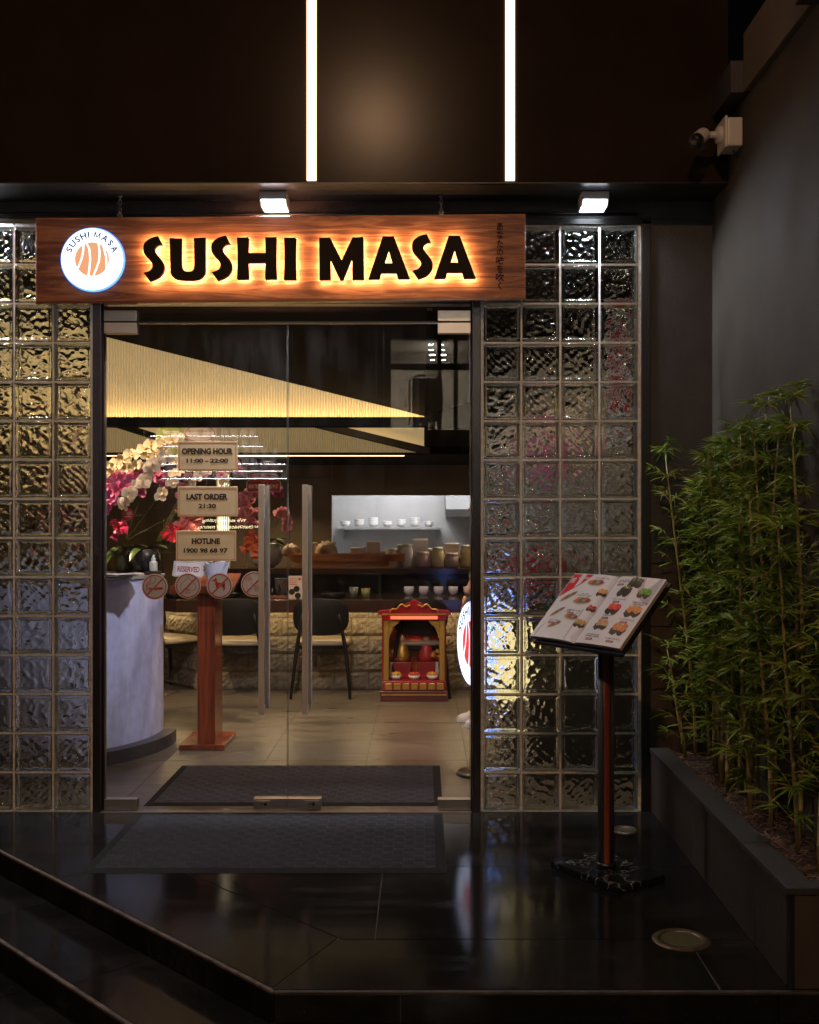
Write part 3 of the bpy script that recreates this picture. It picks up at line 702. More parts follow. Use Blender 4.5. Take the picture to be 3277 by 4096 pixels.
# ================================================================== glass doors and their fittings
def door(x0, x1, label, hinge_left):
    t = thing('glass_door_leaf', label, 'door', (x0 if hinge_left else x1, .02, .005), 'glass double doors', 'thing')
    MB().box((x0, .012, .006), (x1, .024, 2.498)).build('glass_pane', M_PANE, t)
    for a in ((x0, x0 + .0016) if True else (), (x1 - .0016, x1)):
        MB().box((a[0], .0115, .008), (a[1], .0245, 2.496)).build('polished_edge', mat('glass edge', (.16, .17, .16), .15), t)
    MB().box((x0 + .002, .0112, 2.4955), (x1 - .002, .0248, 2.4985)).build('polished_edge', MATS['glass edge'], t)
    hx = (x0 - .003, x0 + .165) if hinge_left else (x1 - .165, x1 + .003)
    for z0, z1, nm in ((2.444, 2.4995, 'top_patch_fitting'), (.006, .063, 'bottom_patch_fitting')):
        MB().box((hx[0], -.004, z0), (hx[1], .040, z1)).build(nm, M_STEEL, t, bevel=.002)
    lx = (x1 - .170, x1 + .001) if hinge_left else (x0 - .001, x0 + .170)
    lk = MB().box((lx[0], -.006, .012), (lx[1], .042, .068)).build('lock_fitting', M_STEEL, t, bevel=.002)
    kx = lx[0] + .05 if hinge_left else lx[1] - .05
    MB().box((kx - .037, -.0085, .022), (kx + .037, -.0062, .058)).build('lock_plate', M_STEEL, lk, bevel=.001)
    MB().lathe([(.0001, -.004), (.009, -.004), (.009, 0)], n=18, M=T((kx + .012, -.0086, .04)) @ rot(R(-90), 0, 0)).build('keyhole', M_BLACK, lk, True)
    MB().box((kx - .014, -.0097, .0375), (kx + .002, -.0087, .0425)).build('key_slot', M_BLACK, lk)
    hxx = x1 - .118 if hinge_left else x0 + .098       # pull handle centre
    h = MB()
    zt, zb = (1708.2 - 1020) * .0024293 * .98 + .03, (1708.2 - 1497) * .0024293 * .985 + .005
    hd = MB().box((hxx - .0145, -.088, zb), (hxx + .0145, -.052, zt)).build('pull_handle', M_STEEL2, t, bevel=.0015)
    MB().box((hxx - .0145, .088, zb), (hxx + .0145, .124, zt)).build('pull_handle', M_STEEL2, t, bevel=.0015)
    MB().box((hxx + .0146, -.079, zb + .05), (hxx + .0152, -.061, zt - .05)).build('inset_groove', mat('handle groove', (.35, .36, .42), .2, 1), hd)
    for z in (zb + .06, zt - .06):
        MB().tube([(hxx, -.053, z), (hxx, .0118, z)], .008, 12).build('standoff', M_STEEL, hd, True)
    for z in (zt - .0, zb):
        MB().lathe([(.0001, .0006), (.004, .0006), (.004, 0)], n=10, M=T((hxx, -.07, z)) @ (rot() if z == zt else rot(R(180), 0, 0))).build('end_screw', M_BLACK, hd, True)
    return t
door(-1.625, -.6935, 'glass door leaf carrying the opening hours plaques and round stickers', True)
door(-.6895, .2435, 'plain glass door leaf showing the red altar behind it', False)
for hx in ((-1.628, -1.460), (.0785, .2465)):
    MB().box((hx[0], -.004, 2.506), (hx[1], .040, 2.562)).build('transom_patch_fitting', M_STEEL, frame, bevel=.002)

# plaques on the glass
M_PLQ = mat('satin gold plaque', (.80, .63, .38), .45, .05, vary=.07, vscale=6)
M_PLQ2 = mat('satin gold plaque lower', (.50, .37, .22), .42, .25, vary=.07, vscale=6)
def Z6(x, y, d=5.49): return F(380 + x / 2.2403, 1700 + y / 2.2403, d)
def plaque(x0, y0, x1, y1, lines, label):
    a, b_ = Z6(x0, y1), Z6(x1, y0); y = .0095
    t = thing('door_plaque', label, 'plaque', ((a.x + b_.x) / 2, y, a.z), 'gold plaques on the glass door')
    MB().box((a.x, y, a.z), (b_.x, .0118, b_.z)).build('plate', M_PLQ, t, bevel=.0006, seg=1)
    m = MB(); i0 = .0075; wd = .0016; X0, X1, Z0, Z1 = a.x + i0, b_.x - i0, a.z + i0, b_.z - i0
    for p, q in (((X0, Z0), (X1, Z0 + wd)), ((X0, Z1 - wd), (X1, Z1)), ((X0, Z0 + wd), (X0 + wd, Z1 - wd)), ((X1 - wd, Z0 + wd), (X1, Z1 - wd))):
        m.box((p[0], y - .0006, p[1]), (q[0], y - .0002, q[1]))
    m.build('red_border', M_RED, t)
    for tx, tx0, ty0, tx1, ty1, bo in lines:
        m = MB(); lettering(m, tx, lambda u, v: SY(Z6(tx0 + (tx1 - tx0) * u, ty1 + (ty0 - ty1) * v), y - .0007), bo)
        m.build('lettering', M_INK, t)
plaque(733, 142, 1272, 411, (('OPENING HOUR', 770, 205, 1230, 262, .055), ('11:00 - 22:00', 813, 298, 1187, 338, .045)), 'gold plaque reading OPENING HOUR 11:00 - 22:00, topmost of three on the glass')
plaque(732, 549, 1272, 821, (('LAST ORDER', 812, 615, 1184, 670, .055), ('21:30', 920, 705, 1078, 746, .045)), 'gold plaque reading LAST ORDER 21:30, between two other plaques')
plaque(718, 946, 1258, 1221, (('HOTLINE', 860, 1015, 1114, 1068, .055), ('1900 98 68 97', 787, 1104, 1183, 1147, .045)), 'gold plaque reading HOTLINE 1900 98 68 97, lowest of three on the glass')

# round prohibition stickers
M_STK = mat('silver grey sticker', (.52, .47, .42), .5, .05)
M_STKE = mat('pale sticker edge', (.68, .62, .55), .5)
def Z9(x, y, d=5.495): return F(540 + x / 3.3173, 2250 + y / 3.3173, d)
def sticker(cx_, cy_, draw, label):
    y = .0105; c = Z9(cx_, cy_); k = 1 / 3.3173 * 5.495 / KF
    t = thing('prohibition_sticker', label, 'sticker', (c.x, y, c.z), 'round prohibition stickers on the glass door')
    fn = lambda u, v, h=.0003: Vector((c.x + u * k, y - h, c.z - v * k))
    m = MB(); m.prism(circ((0, 0), 172, 48), lambda u, v: fn(u, v, 0), lambda u, v: fn(u, v, -.0012)); m.build('backing', M_STKE, t)
    m = MB(); flat(m, [circ((0, 0), 163, 48)], lambda u, v: fn(u, v, .0002)); m.build('face', M_STK, t)
    m = MB(); o, i = circ((0, 0), 158, 48), circ((0, 0), 145, 48)
    flat(m, [[o[a], o[(a + 1) % 48], i[(a + 1) % 48], i[a]] for a in range(48)], lambda u, v: fn(u, v, .0004))
    flat(m, draw, lambda u, v: fn(u, v, .0004)); m.build('pictogram', M_RED, t)
    m = MB(); flat(m, stroke2([(-100, 106), (106, -104)], 26), lambda u, v: fn(u, v, .0005)); m.build('slash_edge', M_STK, t)
    m = MB(); flat(m, stroke2([(-103, 109), (109, -107)], 17), lambda u, v: fn(u, v, .0006)); m.build('slash', M_RED, t)
cig = [[(-76, 14), (112, 6), (112, 36), (-76, 44)]] + [[(-112, 16), (-105, 16), (-105, 44), (-112, 44)], [(-96, 15), (-88, 15), (-88, 44), (-96, 44)]] + \
    stroke2([(-110, 8), (-108, -25), (-90, -52), (-60, -60), (-55, -85), (-52, -105), (-35, -122)], 8) + stroke2([(-92, 8), (-90, -18), (-72, -36), (-20, -40), (-8, -62), (12, -75), (16, -105), (2, -132)], 8)
spade = stroke2([(0, -122), (-30, -80), (-80, -35), (-105, 5), (-100, 45), (-70, 62), (-35, 58), (-5, 40), (-10, 65), (-35, 96), (35, 96), (10, 65), (5, 40), (35, 58), (70, 62), (100, 45), (105, 5), (80, -35), (30, -80), (0, -122)], 6)
dog = [[(-100, -72), (-62, -88), (-50, -112), (-34, -80), (-36, -66), (-58, -58), (-95, -62)], [(-60, -54), (-32, -60), (-20, -40), (60, -42), (74, -22), (70, 10), (-44, 10), (-60, -20)], [(-52, 0), (-24, 0), (-34, 66), (-58, 66), (-50, 50)], [(44, 0), (72, -10), (70, 52), (62, 66), (44, 66), (52, 44), (34, 14)]] + \
    stroke2([(64, -34), (72, -52), (70, -64), (56, -64)], 9)
food = stroke2([(-108, -55), (-90, 58), (-40, 58), (-28, -55)], 5) + stroke2([(-120, -55), (-22, -55), (-28, -75), (-114, -75), (-120, -55)], 5) + stroke2([(-106, -78), (-95, -98), (-50, -98), (-36, -78)], 5) + stroke2([(-65, -50), (-65, -115), (-50, -132)], 5) + \
    stroke2([(8, 20), (14, -10), (40, -30), (80, -30), (104, -10), (112, 20), (8, 20)], 5) + stroke2([(5, 32), (30, 26), (55, 44), (80, 26), (114, 32)], 5) + stroke2([(8, 50), (114, 50)], 5) + stroke2([(10, 62), (112, 62), (104, 90), (20, 90), (10, 62)], 5)
sticker(250, 325, cig, 'round no smoking sticker, nearest the grey counter')
sticker(694, 312, spade, 'round no gambling sticker with a red spade')
sticker(1115, 312, dog, 'round no dogs sticker with a red dog')
sticker(1572, 292, food, 'round no outside food sticker with cup and burger, partly behind the pull handle')
# ================================================================== menu stand
ms = thing('menu_stand', 'menu pedestal with red striped post on a black marble base', 'menu stand', (.7755, -.956, 0))
u_ = Vector((.56, -.83, 0)).normalized(); v_ = Vector((.83, .56, 0)).normalized()
bc = Vector((.778, -.962, 0))
def marble():
    m, n, l, p = newmat('black veined marble')
    tc = n.new('ShaderNodeTexCoord'); no = n.new('ShaderNodeTexNoise'); no.inputs['Scale'].default_value = 4; no.inputs['Detail'].default_value = 6
    l.new(tc.outputs['Object'], no.inputs['Vector'])
    mx = n.new('ShaderNodeMix'); mx.data_type = 'VECTOR'; mx.inputs[0].default_value = .35
    l.new(tc.outputs['Object'], mx.inputs[4]); l.new(no.outputs['Color'], mx.inputs[5])
    vo = n.new('ShaderNodeTexVoronoi'); vo.feature = 'DISTANCE_TO_EDGE'; vo.inputs['Scale'].default_value = 8
    l.new(mx.outputs[1], vo.inputs['Vector'])
    cr = n.new('ShaderNodeValToRGB'); cr.color_ramp.elements[0].color = (.20, .19, .17, 1); cr.color_ramp.elements[1].position = .016; cr.color_ramp.elements[1].color = (.008, .008, .008, 1)
    l.new(vo.outputs[0], cr.inputs[0]); l.new(cr.outputs[0], p.inputs['Base Color']); p.inputs['Roughness'].default_value = .16; return m
def bpnt(a, b_, z): return bc + u_ * a + v_ * b_ + Vector((0, 0, z))
rc = []
for sx, sy in ((1, 1), (-1, 1), (-1, -1), (1, -1)):
    a0 = {(1, 1): 0, (-1, 1): 90, (-1, -1): 180, (1, -1): 270}[(sx, sy)]
    rc += [(sx * .19 + .017 * math.cos(R(a0 + 30 * k)), sy * .125 + .017 * math.sin(R(a0 + 30 * k))) for k in range(4)]
m = MB(); m.prism(rc, lambda a, b_: bpnt(a, b_, .004), lambda a, b_: bpnt(a, b_, .03)); fix_normals(m.build('base', marble(), ms, bevel=.004))
m = MB(); m.prism([(a * .98, b_ * .98) for a, b_ in rc], lambda a, b_: bpnt(a, b_, .0005), lambda a, b_: bpnt(a, b_, .0038)); fix_normals(m.build('base_pad', M_BLACK, ms))
pr = [(.035 * math.cos(t) * (1 if abs(math.cos(t)) < .9 else 1), .022 * math.sin(t)) for t in [2 * math.pi * i / 28 for i in range(28)]]
pc = bc + Vector((-.002, .005, 0))
M_POST = mat('grey extruded post', (.10, .095, .10), .35, .5)
m = MB(); m.prism(pr, lambda x, y: pc + Vector((x, y, .032)), lambda x, y: pc + Vector((x, y, 1.06))); fix_normals(m.build('post', M_POST, ms, True))
m = MB()
for i in range(4): pass
sx = [-.0125, -.006, 0, .006, .0095]
yy = lambda x: -.0222 * math.sqrt(1 - (x / .035)**2) - .0012
m.add([pc + Vector((x, yy(x), z)) for z in (.05, 1.05) for x in sx], [(i, i + 1, i + 6, i + 5) for i in range(4)])
m.build('wood_inlay', M_REDW, ms)
for x in (-.0165, .0135):
    m = MB(); m.add([pc + Vector((xx, yy(xx) - .0003, z)) for z in (.05, 1.05) for xx in (x - .0025, x + .0025)], [(0, 1, 3, 2)]); m.build('groove_strip', M_BLACK, ms)
m = MB(); m.prism([(x * 1.25, y * 1.35) for x, y in pr], lambda x, y: pc + Vector((x, y, .0302)), lambda x, y: pc + Vector((x * .93, y * .93, .05))); fix_normals(m.build('foot_collar', M_BLACK, ms, True))
bk = thing('open_menu_book', 'open printed menu book with food pictures lying on the pedestal', 'menu book', (.745, -.956, 1.0))
BW, BH = .275, .375; th = R(45)
bu = u_; bw = Vector((v_.x * math.cos(th), v_.y * math.cos(th), math.sin(th))); bn = bu.cross(bw).normalized()
if bn.z < 0: bn = -bn
BC = Vector((.742, -.956, 1.108))
def BP(a, b_, h=0): return BC + bu * (a * BW) + bw * ((b_ - .5) * BH) + bn * h
def ph(a): t = min(1, abs(a)); return .006 + .030 * (t ** .38) * (1 - .62 * t)
m = MB(); m.add([BP(a, b_, h) for h in (-.022, -.016) for a, b_ in ((-1.0, -.03), (1.0, -.03), (1.0, 1.02), (-1.0, 1.02))], [(0, 3, 2, 1), (4, 5, 6, 7), (0, 1, 5, 4), (1, 2, 6, 5), (2, 3, 7, 6), (3, 0, 4, 7)])
fix_normals(m.build('holder_plate', mat('dark holder plate', (.03, .03, .035), .25, .6), ms))
m = MB(); m.tube([pc + Vector((0, 0, 1.02)), BP(0, .5, -.022)], .02, 12); m.build('tilt_bracket', M_BLACK, ms, True)
for s in (-1, 1):
    m = MB(); e = 1.015
    m.add([BP(a, b_, h) for h in (-.0145, -.010) for a, b_ in ((0, -.015), (s * e, -.015), (s * e, 1.012), (0, 1.012))], [(0, 3, 2, 1), (4, 5, 6, 7), (0, 1, 5, 4), (1, 2, 6, 5), (2, 3, 7, 6), (3, 0, 4, 7)])
    fix_normals(m.build('cover', mat('black book cover', (.014, .013, .015), .4), bk))
    m = MB(); N = 14
    for k in range(6):
        q = k / 6; top = []
        f0 = lambda i, b_, q=q: BP(s * i / N * (1 - .016 * q), b_, -.0095 + (ph(i / N) + .0095 - .001) * (.30 + .69 * (1 - q)))
        v0 = [f0(i, b_) for b_ in (.006, .992) for i in range(N + 1)]
        v1 = [p - bn * .0018 for p in v0]; n1 = N + 1
        m.add(v0 + v1, [(i, i + 1, n1 + i + 1, n1 + i) for i in range(N)] + [(i + 2 * n1, i + 2 * n1 + n1, i + 2 * n1 + n1 + 1, i + 2 * n1 + 1) for i in range(N)] + [(i, i + 2 * n1, i + 1 + 2 * n1, i + 1) for i in range(N)] + [(N, N + 2 * n1, 2 * N + 1 + 2 * n1, 2 * N + 1)])
    fix_normals(m.build('page_block', mat('page edges', (.46, .40, .34), .6), bk))
    m = MB(); m.grid(lambda a, b_: BP(s * a, .004 + .992 * b_, ph(a)), 18, 6)
    pg = fix_normals(m.build('page', mat('glossy menu page', (.66, .64, .645), .3, spec=.5), bk, True))
    if pg.data.polygons[20].normal.dot(bn) < 0:
        pg.data.flip_normals()
def PG(a, b_, h=.0006): return BP(a, b_, ph(a) + h)
def decal(polys, m_, name='print', h=.0006):
    mb = MB(); flat(mb, polys, lambda a, b_: PG(a, b_, h)); return mb.build(name, m_, bk)
pcol = lambda nm, c: mat('print ' + nm, c, .35)
def blob(c, rx, ry, n=18, jit=.15, ang=0, seed=0):
    r = random.Random(seed); out = []
    for i in range(n):
        t = 2 * math.pi * i / n; k = 1 + r.uniform(-jit, jit); x, y = rx * math.cos(t) * k, ry * math.sin(t) * k
        out.append((c[0] + x * math.cos(ang) - y * math.sin(ang), c[1] + x * math.sin(ang) + y * math.cos(ang)))
    return out
GREY = pcol('grey panel', (.40, .39, .395))
decal([[(.52, .995), (.99, .995), (.99, .60), (.80, .66), (.60, .80)], [(.02, .03), (.02, .42), (.18, .44), (.36, .30), (.36, .01)]] if False else [[(.55, .99), (.97, .99), (.97, .60), (.78, .67), (.60, .80)]], GREY, h=.0003)
decal([[(-.92, .01), (-.92, .16), (-.74, .30), (-.52, .45), (-.22, .47), (-.20, .01)]], GREY, h=.0003)
decal([[(-.985, .62), (-.985, .985), (-.52, .985), (-.66, .84)]], pcol('red corner', (.50, .012, .02)))
NORI, WHITE_ = pcol('nori', (.012, .014, .012)), pcol('white', (.7, .69, .68))
def food_pic(a, b_, top, col2=None, leaf=None, sc=1, seed=0, nm=''):
    decal([blob((a - .055 * sc, b_ - .022 * sc), .07 * sc, .055 * sc, seed=seed), blob((a + .055 * sc, b_ - .022 * sc), .07 * sc, .055 * sc, seed=seed + 1)], NORI, h=.0006)
    tm = pcol(nm, top)
    decal([blob((a - .05 * sc, b_ + .02 * sc), .062 * sc, .042 * sc, jit=.22, seed=seed + 2), blob((a + .055 * sc, b_ + .015 * sc), .062 * sc, .042 * sc, jit=.22, seed=seed + 3)], tm, h=.0009)
    if col2:
        r = random.Random(seed)
        decal([blob((a + r.uniform(-.1, .1) * sc, b_ + r.uniform(-.01, .05) * sc), .022 * sc, .012 * sc, 8, .3, r.uniform(0, 3), seed + k) for k in range(7)], pcol(nm + ' accent', col2), h=.0012)
    if leaf:
        decal([[(a - .06 + k * .035, b_ + .04), (a - .045 + k * .035, b_ + .04), (a - .075 + k * .04, b_ + .10)] for k in range(4)], pcol(nm + ' leaf', leaf), h=.0012)
food_pic(.47, .915, (.035, .05, .025), (.16, .20, .12), None, 1.15, 3, 'seaweed')
food_pic(.36, .775, (.014, .012, .01), None, (.55, .48, .05), 1.1, 8, 'black roe')
food_pic(.775, .775, (.10, .27, .02), (.14, .36, .03), None, 1.05, 12, 'green roe')
food_pic(.37, .52, (.60, .035, .02), (.70, .10, .05), None, 1.15, 17, 'red roe')
food_pic(.785, .515, (.60, .21, .05), (.70, .33, .10), (.40, .42, .10), 1.2, 22, 'orange tuna')
food_pic(.355, .285, (.50, .36, .16), (.60, .16, .06), (.24, .34, .08), 1.1, 27, 'avocado')
food_pic(.745, .255, (.58, .17, .035), (.66, .28, .08), (.45, .40, .12), 1.2, 33, 'salmon tuna')
food_pic(-.105, .74, (.55, .26, .07), (.62, .36, .12), None, .8, 38, 'fried')
food_pic(-.10, .50, (.50, .04, .02), None, None, .7, 41, 'red strip')
food_pic(-.12, .27, (.52, .25, .05), (.20, .26, .06), None, .85, 44, 'fried two')
def boat(a, b_, ang, seed, sc=1):
    decal([blob((a, b_), .19 * sc, .055 * sc, 20, .05, ang, seed)], pcol('dish', (.50, .44, .34)), h=.0006)
    decal([blob((a, b_ + .005), .17 * sc, .04 * sc, 20, .1, ang, seed)], pcol('dish inside', (.22, .13, .07)), h=.0009)
    r = random.Random(seed)
    for k, col in enumerate(((.55, .13, .06), (.10, .14, .03), (.42, .20, .12), (.25, .02, .06))):
        decal([blob((a + (k - 1.5) * .075 * sc * math.cos(ang), b_ + (k - 1.5) * .07 * sc * math.sin(ang) + .01), .04 * sc, .026 * sc, 10, .25, ang, seed + k)], pcol('fish%d' % k, col), h=.0012)
    decal([[(a + .02, b_ + .03), (a + .04, b_ + .025), (a + .16 * sc, b_ + .13 * sc)]], pcol('leaf', (.05, .12, .03)), h=.0014)
boat(-.36, .865, .02, 51); boat(-.385, .58, .05, 57, 1.05); boat(-.755, .63, .5, 61, .85); boat(-.376, .335, -.05, 66, .9); boat(-.76, .39, .55, 71, .75); boat(-.63, .20, .35, 75, .7)
m = MB(); mr = MB(); mw = MB()
for a, b_, tx, pr_ in ((.20, .955, 'Rong Biển\nTrộn Dầu Mè', '35.000'), (.36, .67, 'Trứng Cá Chuồn Đen', '55.000'), (.80, .655, 'Trứng Cá Chuồn\nTẩm Wasabi', '45.000'), (.36, .43, 'Trứng Cá Chuồn', '57.000'),
                       (.78, .40, 'Cá Hồi Sốt Spicy', '49.000'), (.33, .15, 'Cá Hồi và Bơ\nSốt Mayonnaise', '45.000'), (.76, .125, 'Cá Ngừ Sốt Spicy', '45.000'),
                       (-.30, .955, 'Cá Hồi và Trứng Cá Hồi', '89.000'), (-.42, .70, 'Bò Xốt\nTrộn Kim Chi', '69.000'), (-.42, .445, 'Lươn Nhật và Bơ', '59.000'), (-.70, .28, 'Cá Hồi', '59.000')):
    ln = tx.count('\n') + 1; wd = .30 if len(tx) > 14 else .22
    lettering(m, tx, lambda u, v: PG(a - wd / 2 + wd * u, b_ - .028 * ln + .028 * ln * v, .0008), .015)
    mr.add([PG(a - .10 + x, b_ - .028 * ln - .012 - y, .0006) for x, y in ((0, .03), (.13, .03), (.15, .015), (.13, 0), (0, 0))], [(0, 1, 2, 3, 4)])
    lettering(mw, pr_, lambda u, v: PG(a - .085 + .095 * u, b_ - .028 * ln - .036 + .017 * v, .0010))
lettering(mw, 'Gunkan', lambda u, v: PG(-.82 + .24 * u, .91 + .05 * v, .0010), .02)
lettering(mw, '軍艦', lambda u, v: PG(-.96 + .10 * u, .84 + .09 * v, .0010), .02)
m.build('lettering', M_INK, bk); mr.build('price_tag', pcol('price red', (.26, .01, .02)), bk); mw.build('lettering', WHITE_, bk)

# ================================================================== planter and bamboo
PL = thing('planter', 'long low planter box of dark slate tiles with a flat cap', 'planter', (1.35, -1.03, 0))
M_SLATE = mat('dark slate tile', (.038, .025, .016), .6, vary=.35, vscale=3, stretch=(1, 1, .4), rvary=.15, bump=.3, bscale=30, detail=9)
M_CAP = mat('slate cap', (.018, .014, .010), .7, vary=.35, vscale=8, bump=.2, bscale=50)
PYE = -2.07
for y0, y1 in ((PYE + .03, -1.72), (-1.717, -.86), (-.857, -.006)):
    MB().box((1.168, y0, .001), (1.182, y1, .302)).build('side_tile', M_SLATE, PL, bevel=.002, seg=1)
MB().box((1.183, PYE + .034, .001), (1.245, -.004, .300)).build('core', M_GROUT, PL)
MB().box((1.172, PYE + .004, .001), (1.187, PYE + .0295, .302)).build('corner_joint', M_BLACK, PL)
for x0, x1 in ((1.188, 1.98), (1.983, 2.6)):
    MB().box((x0, PYE + .002, .001), (x1, PYE + .015, .302)).build('end_tile', M_SLATE, PL, bevel=.002, seg=1)
MB().box((1.188, PYE + .0152, .001), (2.6, PYE + .075, .300)).build('core', M_GROUT, PL)
for y0, y1 in ((-2.075, -1.60), (-1.5975, -.80), (-.7975, -.003)):
    MB().box((1.160, y0, .303), (1.262, y1, .326)).build('cap_slab', M_CAP, PL, bevel=.003)
MB().box((1.2635, -2.075, .303), (2.6, -1.99, .326)).build('cap_slab', M_CAP, PL, bevel=.003)
m = MB(); m.grid(lambda a, b_: (1.246 + .236 * a, -1.995 + 1.99 * b_, .285 + .018 * mnoise.noise((a * 4, b_ * 30, 0))), 12, 80)
tag(m.build('soil', mat('red brown soil', (.045, .022, .014), .95, vary=.6, vscale=60, bump=.8, bscale=120), PL), kind='stuff')
m = MB()
for i in range(900):
    x, y = RND.uniform(1.262, 1.48), RND.uniform(-1.98, -.02); z = .30 + RND.uniform(0, .014); a = RND.uniform(0, 6.28); L = RND.uniform(.012, .035); wd = RND.uniform(.0015, .004)
    d = Vector((math.cos(a), math.sin(a), RND.uniform(-.15, .3))) * L; nn = Vector((-math.sin(a), math.cos(a), 0)) * wd
    m.add([Vector((x, y, z)) - d, Vector((x, y, z)) + nn, Vector((x, y, z)) + d, Vector((x, y, z)) - nn], [(0, 1, 2, 3)])
tag(m.build('leaf_litter', mat('dry bamboo litter', (.19, .11, .055), .8, vary=.6, vscale=70), PL), kind='stuff')

def leaf_mat(name, c1, c2):
    m, n, l, p = newmat(name)
    tc = n.new('ShaderNodeTexCoord'); no = n.new('ShaderNodeTexNoise'); no.inputs['Scale'].default_value = 9; no.inputs['Detail'].default_value = 3
    l.new(tc.outputs['Object'], no.inputs['Vector']); cr = n.new('ShaderNodeValToRGB')
    cr.color_ramp.elements[0].position = .3; cr.color_ramp.elements[0].color = (*c1, 1); cr.color_ramp.elements[1].position = .7; cr.color_ramp.elements[1].color = (*c2, 1)
    l.new(no.outputs[0], cr.inputs[0]); l.new(cr.outputs[0], p.inputs['Base Color']); p.inputs['Roughness'].default_value = .6; p.inputs['Specular IOR Level'].default_value = .25
    tr = n.new('ShaderNodeBsdfTranslucent'); l.new(cr.outputs[0], tr.inputs[0]); mx = n.new('ShaderNodeMixShader'); mx.inputs[0].default_value = .25
    l.new(p.outputs[0], mx.inputs[1]); l.new(tr.outputs[0], mx.inputs[2]); l.new(mx.outputs[0], n['Material Output'].inputs[0]); return m
M_LEAF = leaf_mat('bamboo leaf', (.09, .16, .014), (.27, .34, .04))
M_LEAFD = leaf_mat('dry bamboo leaf', (.26, .17, .06), (.36, .22, .10))
M_CULM = mat('tan bamboo culm', (.30, .185, .06), .45, vary=.4, vscale=6, col2=(.22, .21, .06))
def add_leaf(mb, p, d, L, wd, droop):
    d = d.normalized(); s_ = d.cross(Vector((0, 0, 1)))
    if s_.length < .05: s_ = Vector((1, 0, 0))
    s_ = s_.normalized(); s_ = (Matrix.Rotation(RND.uniform(-.9, .9), 3, d) @ s_); n_ = s_.cross(d)
    pts = []
    for t, ww in ((0, .10), (.3, 1), (.65, .75), (1, .0)):
        c = p + d * (L * t) + Vector((0, 0, -droop * L * t * t))
        pts.append((c - s_ * wd * ww / 2 - n_ * wd * .0, c + s_ * wd * ww / 2))
    v = [pts[0][0], pts[0][1], pts[1][0], pts[1][1], pts[2][0], pts[2][1], (pts[3][0] + pts[3][1]) / 2]
    mid = (pts[1][0] + pts[1][1]) / 2 - n_ * wd * .22
    mb.add(v + [mid], [(0, 1, 7), (0, 7, 2), (1, 3, 7), (2, 7, 4), (7, 3, 5), (7, 5, 4), (4, 5, 6)])
def make_culm(seed, H, lean, dens, bare):
    r = random.Random(seed); t = thing('bamboo', 'bamboo', 'bamboo', (0, 0, 0), 'bamboo plants in the planter')
    pts = []; z = 0; az = r.uniform(0, 6.28); n = max(6, int(H / .11))
    for i in range(n + 1):
        f = i / n; pts.append(Vector((lean[0] * f**1.7 + .012 * math.sin(5 * f + seed), lean[1] * f**1.7 + .012 * math.cos(4 * f + seed), H * f)))
    rs = [.0088 * (1 - .72 * i / n) + .0006 for i in range(n + 1)]
    m = MB(); P2 = []; R2 = []
    for i, p in enumerate(pts):
        if 0 < i < n: 
            d = (pts[i + 1] - pts[i - 1]).normalized()
            P2 += [p - d * .004, p, p + d * .004]; R2 += [rs[i], rs[i] * 1.28, rs[i] * .96]
        else: P2.append(p); R2.append(rs[i])
    m.tube(P2, R2, 6); m.build('culm', M_CULM, t, True)
    mb = MB(); ml = MB(); md = MB()
    for i in range(1, n + 1):
        f = i / n
        if f < bare and r.random() > .25: continue
        for k in range(r.choice((2, 3, 3, 4)) if f < .93 else 4):
            a = az + i * 2.4 + k * 2.0 + r.uniform(-.5, .5); bl = r.uniform(.04, .155) * (1.15 - .5 * f)
            d = Vector((math.cos(a), math.sin(a), r.uniform(.6, 1.7))).normalized()
            e = pts[i] + d * bl; mid = pts[i] + d * bl * .5 + Vector((0, 0, .006)); mb.tube([pts[i], mid, e], [.0017, .0013, .0008], 4, False)
            for c, q in ((mid, int(8 * dens)), (e, int(15 * dens))):
                for j in range(q):
                    a2 = a + r.uniform(-1.4, 1.4); dd = Vector((math.cos(a2), math.sin(a2), r.uniform(-.25, .75)))
                    add_leaf(md if r.random() < .05 else ml, c, dd, r.uniform(.035, .115), r.uniform(.005, .0115), r.uniform(.05, .5))
    tag(mb.build('branch', M_CULM, t), kind='stuff'); tag(ml.build('foliage', M_LEAF, t), kind='stuff')
    if md.v: tag(md.build('dry_foliage', M_LEAFD, t), kind='stuff')
    return t
protos = [make_culm(11 + k, H, ln, dn, br) for k, (H, ln, dn, br) in enumerate(((1.46, (.03, -.10), 1.0, .30), (1.60, (-.02, .05), 1.0, .34), (1.34, (-.03, -.05), 1.05, .22), (1.66, (.03, .08), .95, .36), (1.22, (-.05, .03), 1.1, .18), (1.52, (.0, -.06), 1.0, .28)))]
spots = [(1.43, -.12, 4, 1.1), (1.455, -.17, 2, 1.05), (1.41, -.26, 2, .98), (1.45, -.32, 0, .96), (1.40, -.40, 5, .96), (1.46, -.46, 1, .94), (1.37, -.52, 4, 1.05), (1.41, -.55, 2, 1.08), (1.36, -.64, 0, 1.0), (1.46, -.68, 3, .92),
         (1.40, -.76, 1, .95), (1.33, -.84, 2, 1.02), (1.44, -.86, 5, 1.0), (1.38, -.95, 3, .95), (1.47, -1.02, 1, 1.03), (1.34, -1.08, 4, 1.0), (1.42, -1.14, 0, 1.06), (1.37, -1.25, 5, 1.0), (1.46, -1.30, 3, 1.0), (1.33, -1.36, 2, .95), (1.42, -1.48, 1, 1.02), (1.35, -1.60, 4, .95), (1.44, -1.72, 0, 1), (1.36, -1.85, 2, .9)]
used = set()
